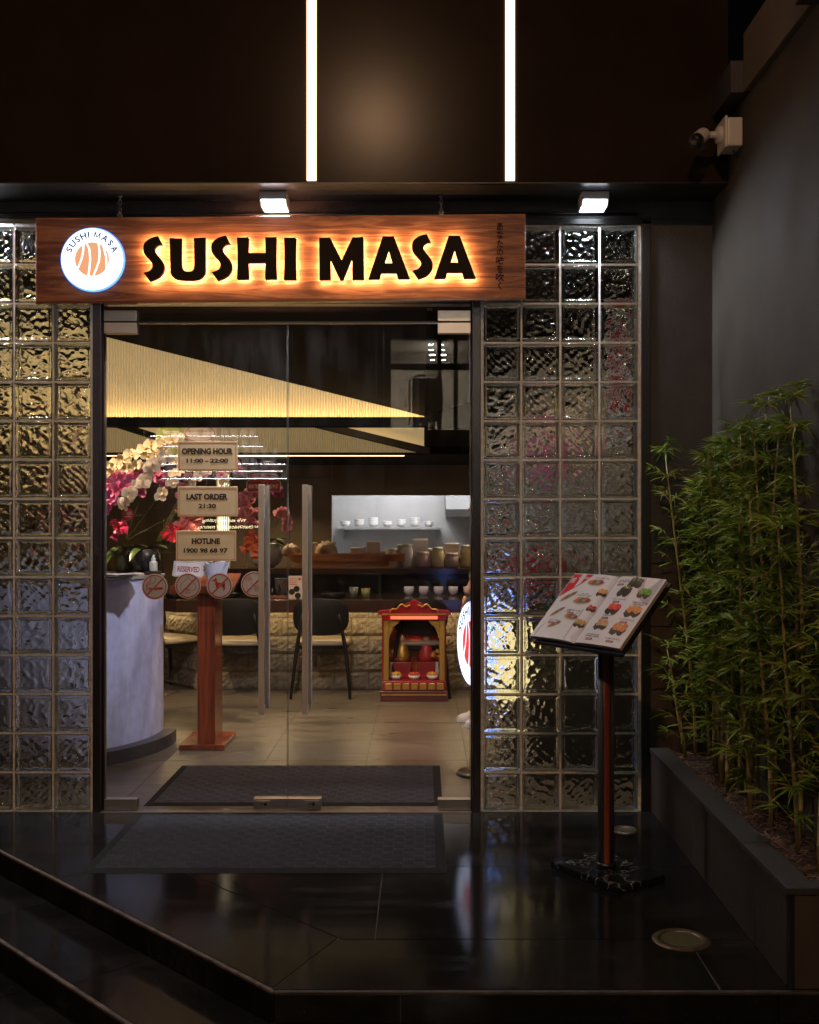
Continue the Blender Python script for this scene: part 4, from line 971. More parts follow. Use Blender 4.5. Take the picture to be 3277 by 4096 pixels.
ORD = ['first', 'second', 'third', 'fourth', 'fifth', 'sixth', 'seventh', 'eighth', 'ninth', 'tenth', 'eleventh', 'twelfth', 'thirteenth', 'fourteenth', 'fifteenth', 'sixteenth', 'seventeenth', 'eighteenth', 'nineteenth', 'twentieth', 'twenty-first', 'twenty-second', 'twenty-third', 'twenty-fourth']
order = sorted(range(len(spots)), key=lambda i: -spots[i][1])
for n_, i in enumerate(order):
    x, y, k, s = spots[i]
    o = protos[k] if k not in used else copy_tree(protos[k]); used.add(k)
    o.location = (x, y, .292); o.scale = (1, 1, s); o.rotation_euler = (0, 0, RND.uniform(0, 6.28) if k in (0, 2, 5) and n_ > 5 else RND.uniform(-.5, .5))
    side = 'beside the charcoal wall' if x > 1.40 else 'beside the planter cap'
    o['label'] = 'bamboo culm rooted %s, %s along the planter from the pillar' % (side, ORD[n_])
# the slender leaning spray against the pillar
sp = make_culm(77, 1.52, (-.15, -.03), .7, .26); sp.location = (1.37, -.06, .292); sp['label'] = 'slender bamboo spray leaning away from the rest before the dark pillar'
m = make_culm(78, .55, (-.10, -.03), .4, .35); m.location = (1.315, -.09, .292); m['label'] = 'small thin bamboo shoot low in the planter corner by the pillar'
# ================================================================== restaurant interior
ifl = thing('interior_floor', None, None, (0, 0, 0), kind='structure')
MB().box((-4.3, .09, -.3), (2.8, 7.0, -.004)).build('base_slab', M_IGROUT, ifl)
xs = [-4.2] + [-.966 + .62 * k for k in range(-5, 6)] + [2.75]; ys = [.087, .538] + [.538 + .602 * k for k in range(1, 11)]
for x0, x1 in zip(xs, xs[1:]):
    for y0, y1 in zip(ys, ys[1:]):
        MB().box((x0 + .0016, y0 + .0016, -.014), (x1 - .0016, y1 - .0016, 0)).build('tile', M_FLOOR, ifl)
def wall_thing(name, label, boxes, m=None, cat='wall', part='panel'):
    a, b_ = boxes[0]; t = thing(name, label, cat, ((a[0] + b_[0]) / 2, a[1], a[2]), None, 'thing')
    for a, b_ in boxes: MB().box(a, b_).build(part, m or M_INT, t, bevel=.0015, seg=1)
    return t
M_PALEW = mat('pale kitchen wall', (.42, .42, .42), .5, vary=.1, vscale=3)
wall_thing('back_wall', 'dark brown panelled back wall of the restaurant', [((-4.2, 5.5, 0), (-2.65, 5.6, 1.35)), ((-4.2, 5.5, 1.353), (-2.65, 5.6, 3)), ((-2.647, 5.5, 0), (-1.80, 5.6, 1.95)), ((-1.797, 5.5, .0), (-1.36, 5.6, 1.90)), ((-1.357, 5.5, 0), (-.93, 5.6, 1.90)), ((-2.647, 5.5, 1.953), (-1.80, 5.6, 3)), ((-1.797, 5.5, 1.903), (-.93, 5.6, 3)),
    ((-.927, 5.495, 1.72), (2.7, 5.6, 3)), ((-.927, 5.5, 0), (2.7, 5.6, .98))])
wall_thing('left_side_wall', 'dark brown side wall behind the reception counter', [((-4.25, .09, 0), (-4.15, 5.5, 3))])
wall_thing('right_side_wall', 'dark side wall behind the bar', [((2.7, .2, 0), (2.8, 7, 3))])
wall_thing('kitchen_wall', 'pale wall of the lit kitchen behind the serving hatch', [((-1.2, 6.6, 0), (2.7, 6.7, 3)), ((-1.2, 5.6, 0), (-1.1, 6.6, 3))], M_PALEW)
cl = tag(MB().box((-4.3, .201, 3.0), (2.8, 5.6, 3.1)).box((-4.3, 5.601, 2.4), (2.8, 6.8, 2.5)).build('interior_ceiling', M_CEIL), kind='structure')
dhl = thing('door_handle_bar', 'short steel lever handle on the dark back wall', 'handle', (-3.0, 5.44, 1.5))
MB().tube([(-3.05, 5.45, 1.515), (-2.86, 5.45, 1.515)], .012, 8).build('lever', M_STEEL, dhl, True); MB().tube([(-3.03, 5.5, 1.515), (-3.03, 5.45, 1.515)], .01, 8).build('spindle', M_STEEL, dhl, True)

# ribbed light panels hung below the ceiling
def ribbed(name, label, y, x0, x1, zbot, ztop, lip, lipd=.10, led=True, pitch=.019, emit=None):
    t = thing(name, label, 'light panel', ((x0 + x1) / 2, y, zbot), 'ribbed gold ceiling panels')
    n = int((x1 - x0) / pitch); m = MB(); g = MB()
    for i in range(n):
        xa = x0 + (x1 - x0) * i / n; pp = [(xa + pitch * k, dy) for k, dy in ((0, 0), (.22, -.0065), (.45, -.009), (.68, -.0065), (.80, 0), (1.0, .001))]
        for q in range(5):
            (p0, d0), (p1, d1) = pp[q], pp[q + 1]
            (g if q == 4 else m).add([(p0, y + d0, zbot), (p1, y + d1, zbot), (p1, y + d1, max(zbot + .002, ztop(p1))), (p0, y + d0, max(zbot + .002, ztop(p0)))], [(0, 1, 2, 3)])
    m.build('ribbed_sheet', emit or M_GOLDP, t); g.build('rib_groove', mat('gold rib groove', (.42, .31, .14), .7, emit=.2, ecol=(1, .72, .35)), t)
    if lip:
        MB().box((x0, y - lipd, zbot - lip), (x1 + .01, y - lipd + .012, zbot - .002)).build('lip', M_CEIL, t)
        MB().box((x0, y - lipd + .0125, zbot - lip), (x1 + .01, y + .05, zbot - lip + .012)).build('lip', M_CEIL, t)
    if led:
        MB().box((x0 + .01, y - lipd + .03, zbot - .018), (x1 - .02, y - lipd + .045, zbot - .010)).build('led_strip', M_LEDW, t)
    return t
M_GOLDE = mat('backlit gold ribbed sheet', (.60, .45, .20), .75, vary=.15, vscale=3, spec=.15, emit=.32, ecol=(1, .72, .35))
M_GOLDE2 = mat('backlit dim gold sheet', (.46, .36, .16), .42, vary=.15, vscale=3, emit=.13, ecol=(1, .76, .38))
topA = lambda x: 2.19 + .249 * max(0, .015 - x) - .004
ribbed('ribbed_light_panel', 'large lit gold ribbed ceiling panel tapering to a point above the door handles', 1.8, -3.25, .015, 2.175, topA, .062, emit=M_GOLDE)
m = MB(); m.add([(-3.25, 1.802, 3.0), (.015, 1.802, 2.19), (.03, .30, 2.998), (-3.25, .30, 2.999)], [(0, 1, 2, 3)])
m.add([(.015, 1.802, 2.19), (.015, 1.802, 2.10), (2.7, 1.802, 2.10), (2.7, 1.802, 2.998)], [(0, 1, 2, 3)])
fs_ = m.build('folded_ceiling', M_CEIL); tag(fs_, kind='structure')
ribbed('ribbed_light_panel', 'dim gold ribbed ceiling panel further back above the orchids', 3.5, -3.2, .05, 2.04, lambda x: 2.60 if x < -.95 else 2.60 - (x + .95) * .56, .025, .05, False, emit=M_GOLDE2)
lt = thing('light_line', 'thin warm light line under the further ribbed panel', 'light strip', (-1, 3.44, 2.01))
MB().box((-3.0, 3.435, 2.006), (-.15, 3.449, 2.0125)).build('diffuser', emat('thin warm line', (1, .74, .38), 3.2), lt)
for pts, lb in (([(695, 893.5), (893, 893.5), (893, 943)], 'smooth gold triangular ceiling panel at the end of the ribbed panels'), ([(205, 880), (337, 880), (337, 925)], 'small lit gold ceiling panel above the white orchids')):
    t = thing('ceiling_light_panel', lb, 'light panel', W(*pts[1], 8.7), 'smooth gold ceiling panels')
    q = [W(*p, 8.7) for p in pts]; m = MB(); m.add(q + [p + Vector((0, .03, 0)) for p in q], [(0, 2, 1), (3, 4, 5), (0, 1, 4, 3), (1, 2, 5, 4), (2, 0, 3, 5)]); fix_normals(m.build('sheet', MATS['backlit gold ribbed sheet'], t))
    pa, pb = (W(640, 893, 8.5), W(905, 957, 8.5)) if pts[0][0] > 500 else (W(195, 885, 8.5), W(350, 934, 8.5))
    m = MB(); up = Vector((0, 0, .055)); bk_ = Vector((0, .15, 0)); q = [pa, pb, pb + up, pa + up]
    m.add(q + [p + bk_ for p in q], [(0, 1, 2, 3), (7, 6, 5, 4), (0, 4, 5, 1), (1, 5, 6, 2), (2, 6, 7, 3), (3, 7, 4, 0)]); fix_normals(m.build('edge_beam', M_CEIL, t))
# low ceiling over the bar
tag(MB().box((-4.2, 3.56, 2.03), (2.7, 5.49, 2.10)).build('bar_ceiling', M_CEIL), kind='structure')
# downlights added overhead for general room light
for i, (x, y, z, e, lb) in enumerate(((-1.3, .95, 2.985, 7, 'added ceiling lamp over the entrance mat'), (-2.6, 1.6, 2.985, 5, 'added ceiling lamp over the reception counter'), (-.55, 2.55, 2.6, 20, 'added ceiling lamp over the middle of the floor'), (1.15, .75, 2.985, 12, 'added ceiling lamp near the lit round sign'),
                                  (-2.5, 2.0, 2.75, 46, 'added ceiling lamp over the white orchids'), (-1.45, 4.6, 2.02, 10, 'added lamp in the low ceiling over the round pot'), (.55, 4.5, 2.02, 8, 'added lamp in the low ceiling over the serving hatch'), (1.6, 3.0, 2.6, 14, 'added ceiling lamp at the far end of the bar'))):
    t = thing('fill_downlight', lb, 'ceiling light', (x, y, z), 'added round ceiling downlights')
    MB().lathe([(.028, -.001), (.045, -.004), (.050, .0)], (x, y, z), 24).build('trim_ring', M_WHITE, t, True)
    MB().lathe([(.0001, .0), (.028, -.001)], (x, y, z), 20).build('lens', emat('downlight lens', (1, .80, .55), 9), t)
    L = bpy.data.lights.new('fill_downlight_beam', 'AREA'); L.shape = 'DISK'; L.size = .07; L.energy = e; L.color = (1, .72, .42); L.spread = R(125)
    lo = bpy.data.objects.new('fill_downlight_beam', L); C.objects.link(lo); lo.parent = t; lo.location = (0, 0, -.012)
    if z > 2.5 and z < 2.8:
        MB().tube([(x, y, z + .001), (x, y, 2.999)], .012, 8).build('drop_rod', M_BLACK, t, True)

# reception counter
rcp = thing('reception_counter', 'curved grey concrete reception counter just inside the doors', 'counter', (-2.6, 1.64, 0))
ccx, ccy = -2.6, 1.64
def curve_band(r, z0, z1, th):
    a0, a1 = R(-90), R(5); N = 30; out = [(-4.1, ccy - r)] + [(ccx + r * math.cos(a0 + (a1 - a0) * i / N), ccy + r * math.sin(a0 + (a1 - a0) * i / N)) for i in range(N + 1)]
    r2 = r - th; inn = [(-4.1, ccy - r2)] + [(ccx + r2 * math.cos(a0 + (a1 - a0) * i / N), ccy + r2 * math.sin(a0 + (a1 - a0) * i / N)) for i in range(N + 1)]
    m = MB(); n = len(out)
    m.add([(x, y, z0) for x, y in out] + [(x, y, z1) for x, y in out] + [(x, y, z1) for x, y in inn] + [(x, y, z0) for x, y in inn],
          [(i, i + 1, n + i + 1, n + i) for i in range(n - 1)] + [(n + i, n + i + 1, 2 * n + i + 1, 2 * n + i) for i in range(n - 1)] + [(2 * n + i, 2 * n + i + 1, 3 * n + i + 1, 3 * n + i) for i in range(n - 1)] + [(0, n, 2 * n, 3 * n), (n - 1, 4 * n - 1, 3 * n - 1, 2 * n - 1)])
    return m
fix_normals(curve_band(.95, .001, .083, .5).build('plinth', mat('dark grey plinth', (.05, .045, .05), .45, vary=.2, vscale=6), rcp))
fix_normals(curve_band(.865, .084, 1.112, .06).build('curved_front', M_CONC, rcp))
fix_normals(curve_band(.875, 1.1125, 1.126, .40).build('counter_top', mat('counter top', (.30, .28, .27), .4), rcp))
pp = thing('paper_stack', 'loose pale sheets lying on the reception counter', 'papers', (-2.0, .95, 1.127))
for i in range(6):
    M = T((-1.985 + .02 * i, 1.02 + .015 * i, 1.128 + .004 * i)) @ rot(R(RND.uniform(-2, 2)), R(RND.uniform(-3, 3)), R(18 + RND.uniform(-20, 25)))
    m = MB(); m.grid(lambda a, b_: M @ Vector(((a - .5) * .30, (b_ - .5) * .2, .0015 + .010 * math.sin(3 * a + i) ** 2 * (i > 1))), 8, 3); m.build('sheet', mat('pale paper', (.55, .53, .58), .6), pp)
bo = W(323, 1201, 7.0); bt = thing('squeeze_bottle', 'small white squeeze bottle with pointed cap on the reception counter', 'bottle', (bo.x, bo.y, 1.1265))
MB().lathe([(.0001, 0), (.025, 0), (.026, .004), (.026, .050), (.024, .058), (.014, .066), (.013, .070)], (bo.x, bo.y, 1.152), 24).build('bottle_body', mat('milky plastic', (.55, .60, .58), .4), bt, True)
MB().lathe([(.0155, .068), (.0155, .082), (.010, .086), (.008, .096), (.004, .106), (.0001, .107)], (bo.x, bo.y, 1.152), 18).build('cap', MATS['milky plastic'], bt, True)
MB().box((bo.x - .05, bo.y - .04, 1.1265), (bo.x + .04, bo.y + .04, 1.1515)).build('stand_block', mat('dark box', (.04, .02, .02), .5), bt, bevel=.002)
cab = wall_thing('back_cabinet', 'dark cabinet behind the reception counter holding orchid pots', [((-3.9, 2.05, 0), (-1.94, 2.50, 1.10))], m=mat('black brown cabinet', (.02, .015, .012), .5), cat='cabinet', part='carcass')

# orchids
def petal(mb, ang, L, wd, cup, z0=0, tip=.6):
    d = Vector((math.cos(ang), math.sin(ang), 0)); s_ = Vector((-math.sin(ang), math.cos(ang), 0)); rows = []
    for t, ww in ((.05, .18), (.3, .85), (.6, 1.0), (.85, tip), (1, .15)):
        c = d * L * t + Vector((0, 0, z0 + cup * t * t * L)); rows.append((c - s_ * wd * ww / 2 + Vector((0, 0, .10 * wd * ww)), c, c + s_ * wd * ww / 2 + Vector((0, 0, .10 * wd * ww))))
    v = [p for r_ in rows for p in r_]; mb.add(v, [(3 * i + k, 3 * i + k + 1, 3 * i + k + 4, 3 * i + k + 3) for i in range(4) for k in range(2)])
def petal_mat(name, c1, c2):
    m, n, l, p = newmat(name); MATS[name] = m
    tc = n.new('ShaderNodeTexCoord'); ln = n.new('ShaderNodeVectorMath'); ln.operation = 'LENGTH'; l.new(tc.outputs['Object'], ln.inputs[0])
    mr = n.new('ShaderNodeMapRange'); mr.inputs[2].default_value = .04; l.new(ln.outputs['Value'], mr.inputs[0])
    mx = n.new('ShaderNodeMix'); mx.data_type = 'RGBA'; mx.inputs[6].default_value = (*c1, 1); mx.inputs[7].default_value = (*c2, 1); l.new(mr.outputs[0], mx.inputs[0])
    l.new(mx.outputs[2], p.inputs['Base Color']); p.inputs['Roughness'].default_value = .55
    tr = n.new('ShaderNodeBsdfTranslucent'); l.new(mx.outputs[2], tr.inputs[0]); ms_ = n.new('ShaderNodeMixShader'); ms_.inputs[0].default_value = .3
    l.new(p.outputs[0], ms_.inputs[1]); l.new(tr.outputs[0], ms_.inputs[2]); l.new(ms_.outputs[0], n['Material Output'].inputs[0]); return m
PM = {'cream': petal_mat('cream petals', (.58, .42, .14), (.74, .67, .56)), 'white': petal_mat('white petals', (.62, .42, .16), (.78, .68, .60)), 'magenta': petal_mat('magenta petals', (.40, .02, .10), (.54, .13, .31)),
      'pink': petal_mat('pink petals', (.5, .05, .12), (.60, .26, .30)), 'rose': petal_mat('rose petals', (.45, .02, .10), (.58, .20, .27))}
M_STEM = mat('green brown stem', (.07, .075, .02), .5); M_OLEAF = mat('dark orchid leaf', (.030, .055, .012), .35, vary=.4, vscale=10, coat=.2)
BLO = {}
def blossom(kind, parent, pos, face, size, roll):
    q = Vector(face).normalized().to_track_quat('Z', 'Y').to_matrix().to_4x4()
    M = T(Vector(pos) - ORG[parent.name]) @ q @ rot(0, 0, roll) @ Matrix.Diagonal((size, size, size, 1))
    if kind not in BLO:
        m = MB()
        for a, L, wd in ((90, .040, .030), (215, .040, .028), (325, .040, .028)): petal(m, R(a), L, wd, -.15)
        for a in (8, 172): petal(m, R(a), .046, .056, .12, .003, .85)
        petal(m, R(270), .022, .018, .9, .004)
        m.ball((0, 0, .006), .006, 5)
        BLO[kind] = proto(m, 'blossom', PM[kind], parent, M, smooth=True)
    else: inst(BLO[kind], parent, M, 'blossom')
def spray(plant, pts, kind, n, size=1.0, start=.25, jit=.02):
    P = [Vector(p) for p in pts]; fine = []
    for i in range(len(P) - 1):
        p0, p1, p2, p3 = P[max(i - 1, 0)], P[i], P[i + 1], P[min(i + 2, len(P) - 1)]
        for k in range(6):
            t = k / 6; fine.append(.5 * ((2 * p1) + (p2 - p0) * t + (2 * p0 - 5 * p1 + 4 * p2 - p3) * t * t + (3 * p1 - p0 - 3 * p2 + p3) * t**3))
    fine.append(P[-1]); st = MB().tube(fine, .0028, 5).build('stem', M_STEM, plant, True)
    n = int(n * 1.25)
    for k in range(n):
        f = start + (1 - start) * k / max(1, n - 1); c = fine[min(len(fine) - 1, int(f * (len(fine) - 1)))]
        c = c + Vector((RND.uniform(-jit, jit), RND.uniform(-.03, .0), RND.uniform(-jit, jit)))
        blossom(kind, st, c, (RND.uniform(-.6, .6), -1, RND.uniform(-.35, .3)), 1.28 * size * RND.uniform(.85, 1.12) * (1 - .2 * f), RND.uniform(-.35, .35))
def strap_leaf(plant, base, d, L, wd, droop):
    d = Vector(d).normalized(); s_ = d.cross(Vector((0, 0, 1))).normalized(); v = []
    for i in range(7):
        t = i / 6; ww = wd * (math.sin(math.pi * min(1, .12 + .88 * t)) ** .6 + .05); c = Vector(base) + d * L * t + Vector((0, 0, -droop * L * t * t))
        v += [c - s_ * ww / 2 + Vector((0, 0, .15 * ww)), c, c + s_ * ww / 2 + Vector((0, 0, .15 * ww))]
    MB().add(v, [(3 * i + k, 3 * i + k + 1, 3 * i + k + 4, 3 * i + k + 3) for i in range(6) for k in range(2)]).build('leaf', M_OLEAF, plant, True)
def bow(label, c, m_, size, group='ribbon bows on the flower pots', n=11, seed=1):
    r = random.Random(seed); t = thing('ribbon_bow', label, 'ribbon bow', c, group)
    for k in range(n):
        a = 2 * math.pi * k / n + r.uniform(-.3, .3); L = size * r.uniform(.45, 1.05); d = Vector((math.cos(a), r.uniform(-.9, .1), math.sin(a))); s_ = Vector((-math.sin(a), 0, math.cos(a)))
        v = []
        for i in range(6):
            f = i / 5; wd = size * (.12 + .55 * f); v += [Vector(c) + d * L * f + s_ * wd * (j - 1) / 2 + Vector((0, -.06 * size * math.sin(3.1 * f) * (1 if j == 1 else -.6) + r.uniform(-.10, .10) * size * f, r.uniform(-.10, .10) * size * f)) for j in range(3)]
        MB().add(v, [(3 * i + j, 3 * i + j + 1, 3 * i + j + 4, 3 * i + j + 3) for i in range(5) for j in range(2)]).build('ribbon_loop', m_, t)
    return t
M_RIB = mat('red satin ribbon', (.50, .02, .025), .3); M_RIBP = mat('salmon organza ribbon', (.50, .12, .10), .4); M_RIBK = mat('pink ribbon', (.5, .03, .10), .35)
def round_card(label, c, r_, m_, lines, cat='greeting card', sx=1, ring=None, tm=None):
    t = thing('greeting_card', label, cat, c, 'greeting cards on the flower pots')
    f = lambda u, v, h=0: Vector((c[0] + u * r_ * sx, c[1] - h, c[2] + v * r_))
    m = MB(); m.prism(circ((0, 0), 1, 36), lambda u, v: f(u, v), lambda u, v: f(u, v, .003)); fix_normals(m.build('card', m_, t))
    if ring:
        o, i = circ((0, 0), .97, 36), circ((0, 0), .90, 36); m = MB(); flat(m, [[o[a], o[(a + 1) % 36], i[(a + 1) % 36], i[a]] for a in range(36)], lambda u, v: f(u, v, .0035)); m.build('ring', ring, t)
    m = MB()
    for tx, x0, x1, y0, y1 in lines: lettering(m, tx, lambda u, v: f(x0 + (x1 - x0) * u, y0 + (y1 - y0) * v, .004), .01)
    m.build('lettering', tm or M_WHITE, t); MB().tube([f(0, -1, -.003), f(.05, -2.6, -.02)], .002, 5).build('pick', M_STEM, t); return t
# big arrangement behind the counter
pc0 = W(306, 1185, 7.80)
pot = thing('orchid_pot', 'dark round pot of arching white and cream orchids behind the counter', 'potted orchid', (pc0.x, pc0.y, 1.1005))
MB().lathe([(.0001, 0), (.05, 0), (.085, .025), (.108, .08), (.105, .13), (.085, .165), (.078, .17), (.07, .15), (.0001, .15)], (pc0.x, pc0.y, 1.101), 28).build('pot', mat('dark glazed pot', (.03, .026, .035), .2, coat=.5), pot, True)
dO = 7.75; w_ = lambda x, y, k=0: W(x, y, dO + k)
spray(pot, [w_(330, 1140), w_(380, 1040), w_(400, 960), w_(360, 930), w_(310, 945), w_(262, 965), w_(224, 985)], 'cream', 12, 1.05, .3)
spray(pot, [w_(332, 1140, .05), w_(400, 1020, .1), w_(425, 960, .1), w_(385, 930, .1), w_(340, 945, .1), w_(290, 985, .1), w_(232, 1000, .1), w_(224, 1020)], 'cream', 14, 1.0, .3)
spray(pot, [w_(335, 1140, -.1), w_(395, 1030, -.15), w_(385, 985, -.2), w_(345, 965, -.3), w_(312, 995, -.35), w_(284, 1035, -.4), w_(258, 1066, -.4)], 'white', 15, .98, .42)
spray(pot, [w_(335, 1140), w_(420, 1040), w_(450, 970), w_(420, 950), w_(385, 985, -.1), w_(365, 1010, -.1), w_(340, 1045, -.1)], 'white', 10, .95, .4)
spray(pot, [w_(337, 1140), w_(440, 1060), w_(475, 1000), w_(450, 985), w_(425, 995, -.1), w_(402, 1030, -.1)], 'white', 9, .9, .35)
spray(pot, [w_(337, 1140), w_(450, 1050), w_(500, 990), w_(480, 985), w_(468, 1000, -.1)], 'pink', 5, .9, .5)
for a, L, dr in ((200, .26, .5), (250, .22, .8), (330, .25, .4), (20, .2, .5), (160, .2, .9)): strap_leaf(pot, (pc0.x, pc0.y, 1.255), (math.cos(R(a)), math.sin(R(a)), .55), L, .065, dr)
pc1 = W(262, 1185, 7.9)
pot2 = thing('orchid_pot', 'ribbed green brown pot of magenta orchids beside the door jamb', 'potted orchid', (pc1.x, pc1.y, 1.1005))
MB().lathe([(.0001, 0), (.06, 0), (.07, .03), (.078, .1), (.085, .17), (.078, .172), (.07, .15), (.0001, .15)], (pc1.x, pc1.y, 1.101), 22).build('pot', mat('olive ribbed pot', (.09, .085, .04), .5, bump=.5, bscale=40), pot2, True)
spray(pot2, [w_(262, 1140, .15), w_(330, 1050, .1), w_(345, 1005, .1), w_(300, 1000, .1), w_(262, 1020), w_(238, 1045), w_(223, 1075)], 'magenta', 14, 1.1, .3)
spray(pot2, [w_(262, 1140, .15), w_(290, 1060, .15), w_(290, 1020, .15), w_(255, 1010, .1), w_(228, 1020), w_(214, 1040)], 'magenta', 10, 1.1, .3)
spray(pot2, [w_(262, 1140, .15), w_(420, 1050, .25), w_(430, 1000, .2), w_(405, 990, .1), w_(375, 1040, .1)], 'rose', 7, 1.0, .5)
for a, L, dr in ((190, .2, .9), (240, .25, 1.1), (300, .25, .6), (350, .24, .5)): strap_leaf(pot2, (pc1.x, pc1.y, 1.26), (math.cos(R(a)), math.sin(R(a)), .6), L, .07, dr)
bow('bright red satin bow under the white orchids', tuple(W(365, 1120, 7.55)), M_RIB, .075, seed=3)
bow('large salmon organza bow between the plaques', tuple(W(398, 1098, 7.7)), M_RIBP, .12, seed=5)
bow('pink ribbon bow under the magenta orchids', tuple(W(250, 1112, 7.6)), M_RIBK, .085, seed=8)
round_card('round red card with white writing hanging under the white orchids', tuple(W(268, 1083, 7.5)), .043, mat('red card', (.34, .012, .014), .5), (('Chúc mừng', -.7, .7, .25, .5), ('Khai Trương', -.75, .75, -.1, .18), ('Hồng Phát', -.6, .6, -.5, -.2)))
round_card('green bank greeting card half hidden behind the topmost plaque', tuple(W(360, 925, 7.9)), .115, mat('green card', (.20, .25, .03), .5), (('Vietcombank', -.55, .55, .35, .62), ('CHI NHÁNH KỲ ĐỒNG', -.55, .55, .08, .24)))
round_card('white oval card with a red ring above the topmost plaque', tuple(W(421, 913, 7.75)), .062, mat('white card', (.62, .56, .52), .5), (('Bếp Sư Kim Hoàng Yến', -.8, .8, .15, .5), ('Mừng Khai Trương Hồng Phát', -.85, .85, -.5, -.15)), sx=1.85, ring=M_RED, tm=mat('brown print', (.14, .05, .03), .5))
# fluted glowing column
fc = W(470, 1100, 9.55); ct = thing('light_column', 'glowing fluted glass column behind the plaques', 'lamp', (fc.x, fc.y, 0), None, 'thing')
m = MB(); m.lathe([(r_, z) for r_, z in ((.0001, 1.06), (.052, 1.06), (.052, 2.02), (.0001, 2.02))], (fc.x, fc.y, 0), 30)
m.build('core_tube', emat('column light', (1, .86, .55), 2.2), ct)
for k in range(18):
    a = 2 * math.pi * k / 18; MB().tube([(fc.x + .058 * math.cos(a), fc.y + .058 * math.sin(a), 1.045), (fc.x + .058 * math.cos(a), fc.y + .058 * math.sin(a), 2.025)], .0045, 5).build('flute', mat('gold flute', (.6, .48, .25), .3), ct)

# host stand
hs = thing('host_stand', 'red brown wooden host stand on a flat square foot', 'host stand', (-1.42, 1.62, 0))
MB().box((-1.57, 1.42, .002), (-1.275, 1.86, .036)).build('foot', M_REDW, hs, bevel=.004)
MB().box((-1.460, 1.47, .036), (-1.345, 1.73, 1.045)).build('post', M_REDW, hs, bevel=.003)
Mt = T((-1.42, 1.58, 1.07)) @ rot(R(14), 0, 0)
MB().box((-.20, -.17, -.015), (.20, .17, .015), Mt).build('sloping_top', M_REDW, hs, bevel=.004)
MB().box((-.20, -.185, -.015), (.20, -.1705, .035), Mt).build('lip', M_REDW, hs, bevel=.002)
for i, (dx, dy, dz, rl, lb) in enumerate(((.030, .030, .006, -3, 'rearmost white RESERVED plaque peeking out on the host stand'), (-.012, .016, .0, 6, 'middle white RESERVED plaque tilted behind the front one'), (.0, .0, .004, 2.5, 'front white plaque reading RESERVED on the host stand'))):
    c = W(397, 1200, 6.95); c = Vector((c.x + dx, c.y + dy, c.z + dz)); t = thing('reserved_plaque', lb, 'table sign', (c.x, c.y, c.z - .05), 'reserved table plaques')
    M = T(c) @ rot(R(-8), R(rl), 0); MB().box((-.092, -.002, -.050), (.092, .002, .050), M).build('plate', mat('white plaque', (.60, .57, .62), .45), t, bevel=.001, seg=1)
    m = MB()
    for a, b_ in (((-.086, -.045), (.086, -.0435)), ((-.086, .0435), (.086, .045)), ((-.086, -.0435), (-.0845, .0435)), ((.0845, -.0435), (.086, .0435))): m.box((a[0], -.0026, a[1]), (b_[0], -.0022, b_[1]), M)
    m.build('border', M_INK, t); m = MB(); lettering(m, 'RESERVED', lambda u, v: M @ Vector((-.072 + .144 * u, -.0026, -.018 + .036 * v)), .03); m.build('lettering', mat('dark red print', (.24, .01, .02), .5), t)
c = W(456, 1203, 6.95); tb = thing('paper_pouch', 'crumpled lavender white paper pouch of wrapped sweets on the host stand', 'pouch', (c.x, c.y, c.z - .06))
m = MB(); N = 24
rows = []
for z, r_ in ((-.062, .055), (-.02, .060), (.03, .066), (.058, .070)):
    rows.append([Vector((c.x + r_ * 1.1 * math.cos(2 * math.pi * i / N) * (1 + .06 * math.sin(5 * i + z * 60)), c.y + r_ * .7 * math.sin(2 * math.pi * i / N), c.z + z + (.010 * math.sin(7 * i) if z > .05 else 0))) for i in range(N)])
m.add([p for r_ in rows for p in r_], [(j * N + i, j * N + (i + 1) % N, (j + 1) * N + (i + 1) % N, (j + 1) * N + i) for j in range(3) for i in range(N)]); m.build('pouch', mat('lavender paper', (.50, .52, .68), .6), tb)
for i in range(9):
    MB().ball((c.x + RND.uniform(-.055, .055), c.y + RND.uniform(-.03, .03), c.z + .055 + RND.uniform(0, .012)), .014, 6, (1, .8, .8)).build('sweet', mat('sweet%d' % (i % 3), ((.5, .05, .04), (.6, .55, .5), (.1, .05, .04))[i % 3], .35), tb, True)

# ================================================================== bar counter with split stone front
bar = thing('bar_counter', 'long dining bar with split stone front lit from under its dark top', 'bar counter', (0, 3.82, 0))
M_STONE = mat('split face stone', (.18, .15, .105), .8, vary=.4, vscale=22, bump=1, bscale=60, detail=9)
def stone(seed):
    r = random.Random(seed); m = MB(); nx, nz = 10, 6; v = []
    for j in range(nz + 1):
        for i in range(nx + 1):
            e = i in (0, nx) or j in (0, nz); v.append((-.148 + .296 * i / nx, .012 if e else r.uniform(-.007, .005), -.0755 + .151 * j / nz))
    m.add(v, [(j * (nx + 1) + i, j * (nx + 1) + i + 1, (j + 1) * (nx + 1) + i + 1, (j + 1) * (nx + 1) + i) for j in range(nz) for i in range(nx)])
    k = len(m.v); m.add([(-.148, .03, -.0755), (.148, .03, -.0755), (.148, .03, .0755), (-.148, .03, .0755), (-.148, .012, -.0755), (.148, .012, -.0755), (.148, .012, .0755), (-.148, .012, .0755)], [(0, 1, 5, 4), (1, 2, 6, 5), (2, 3, 7, 6), (3, 0, 4, 7)])
    return m
STN = []
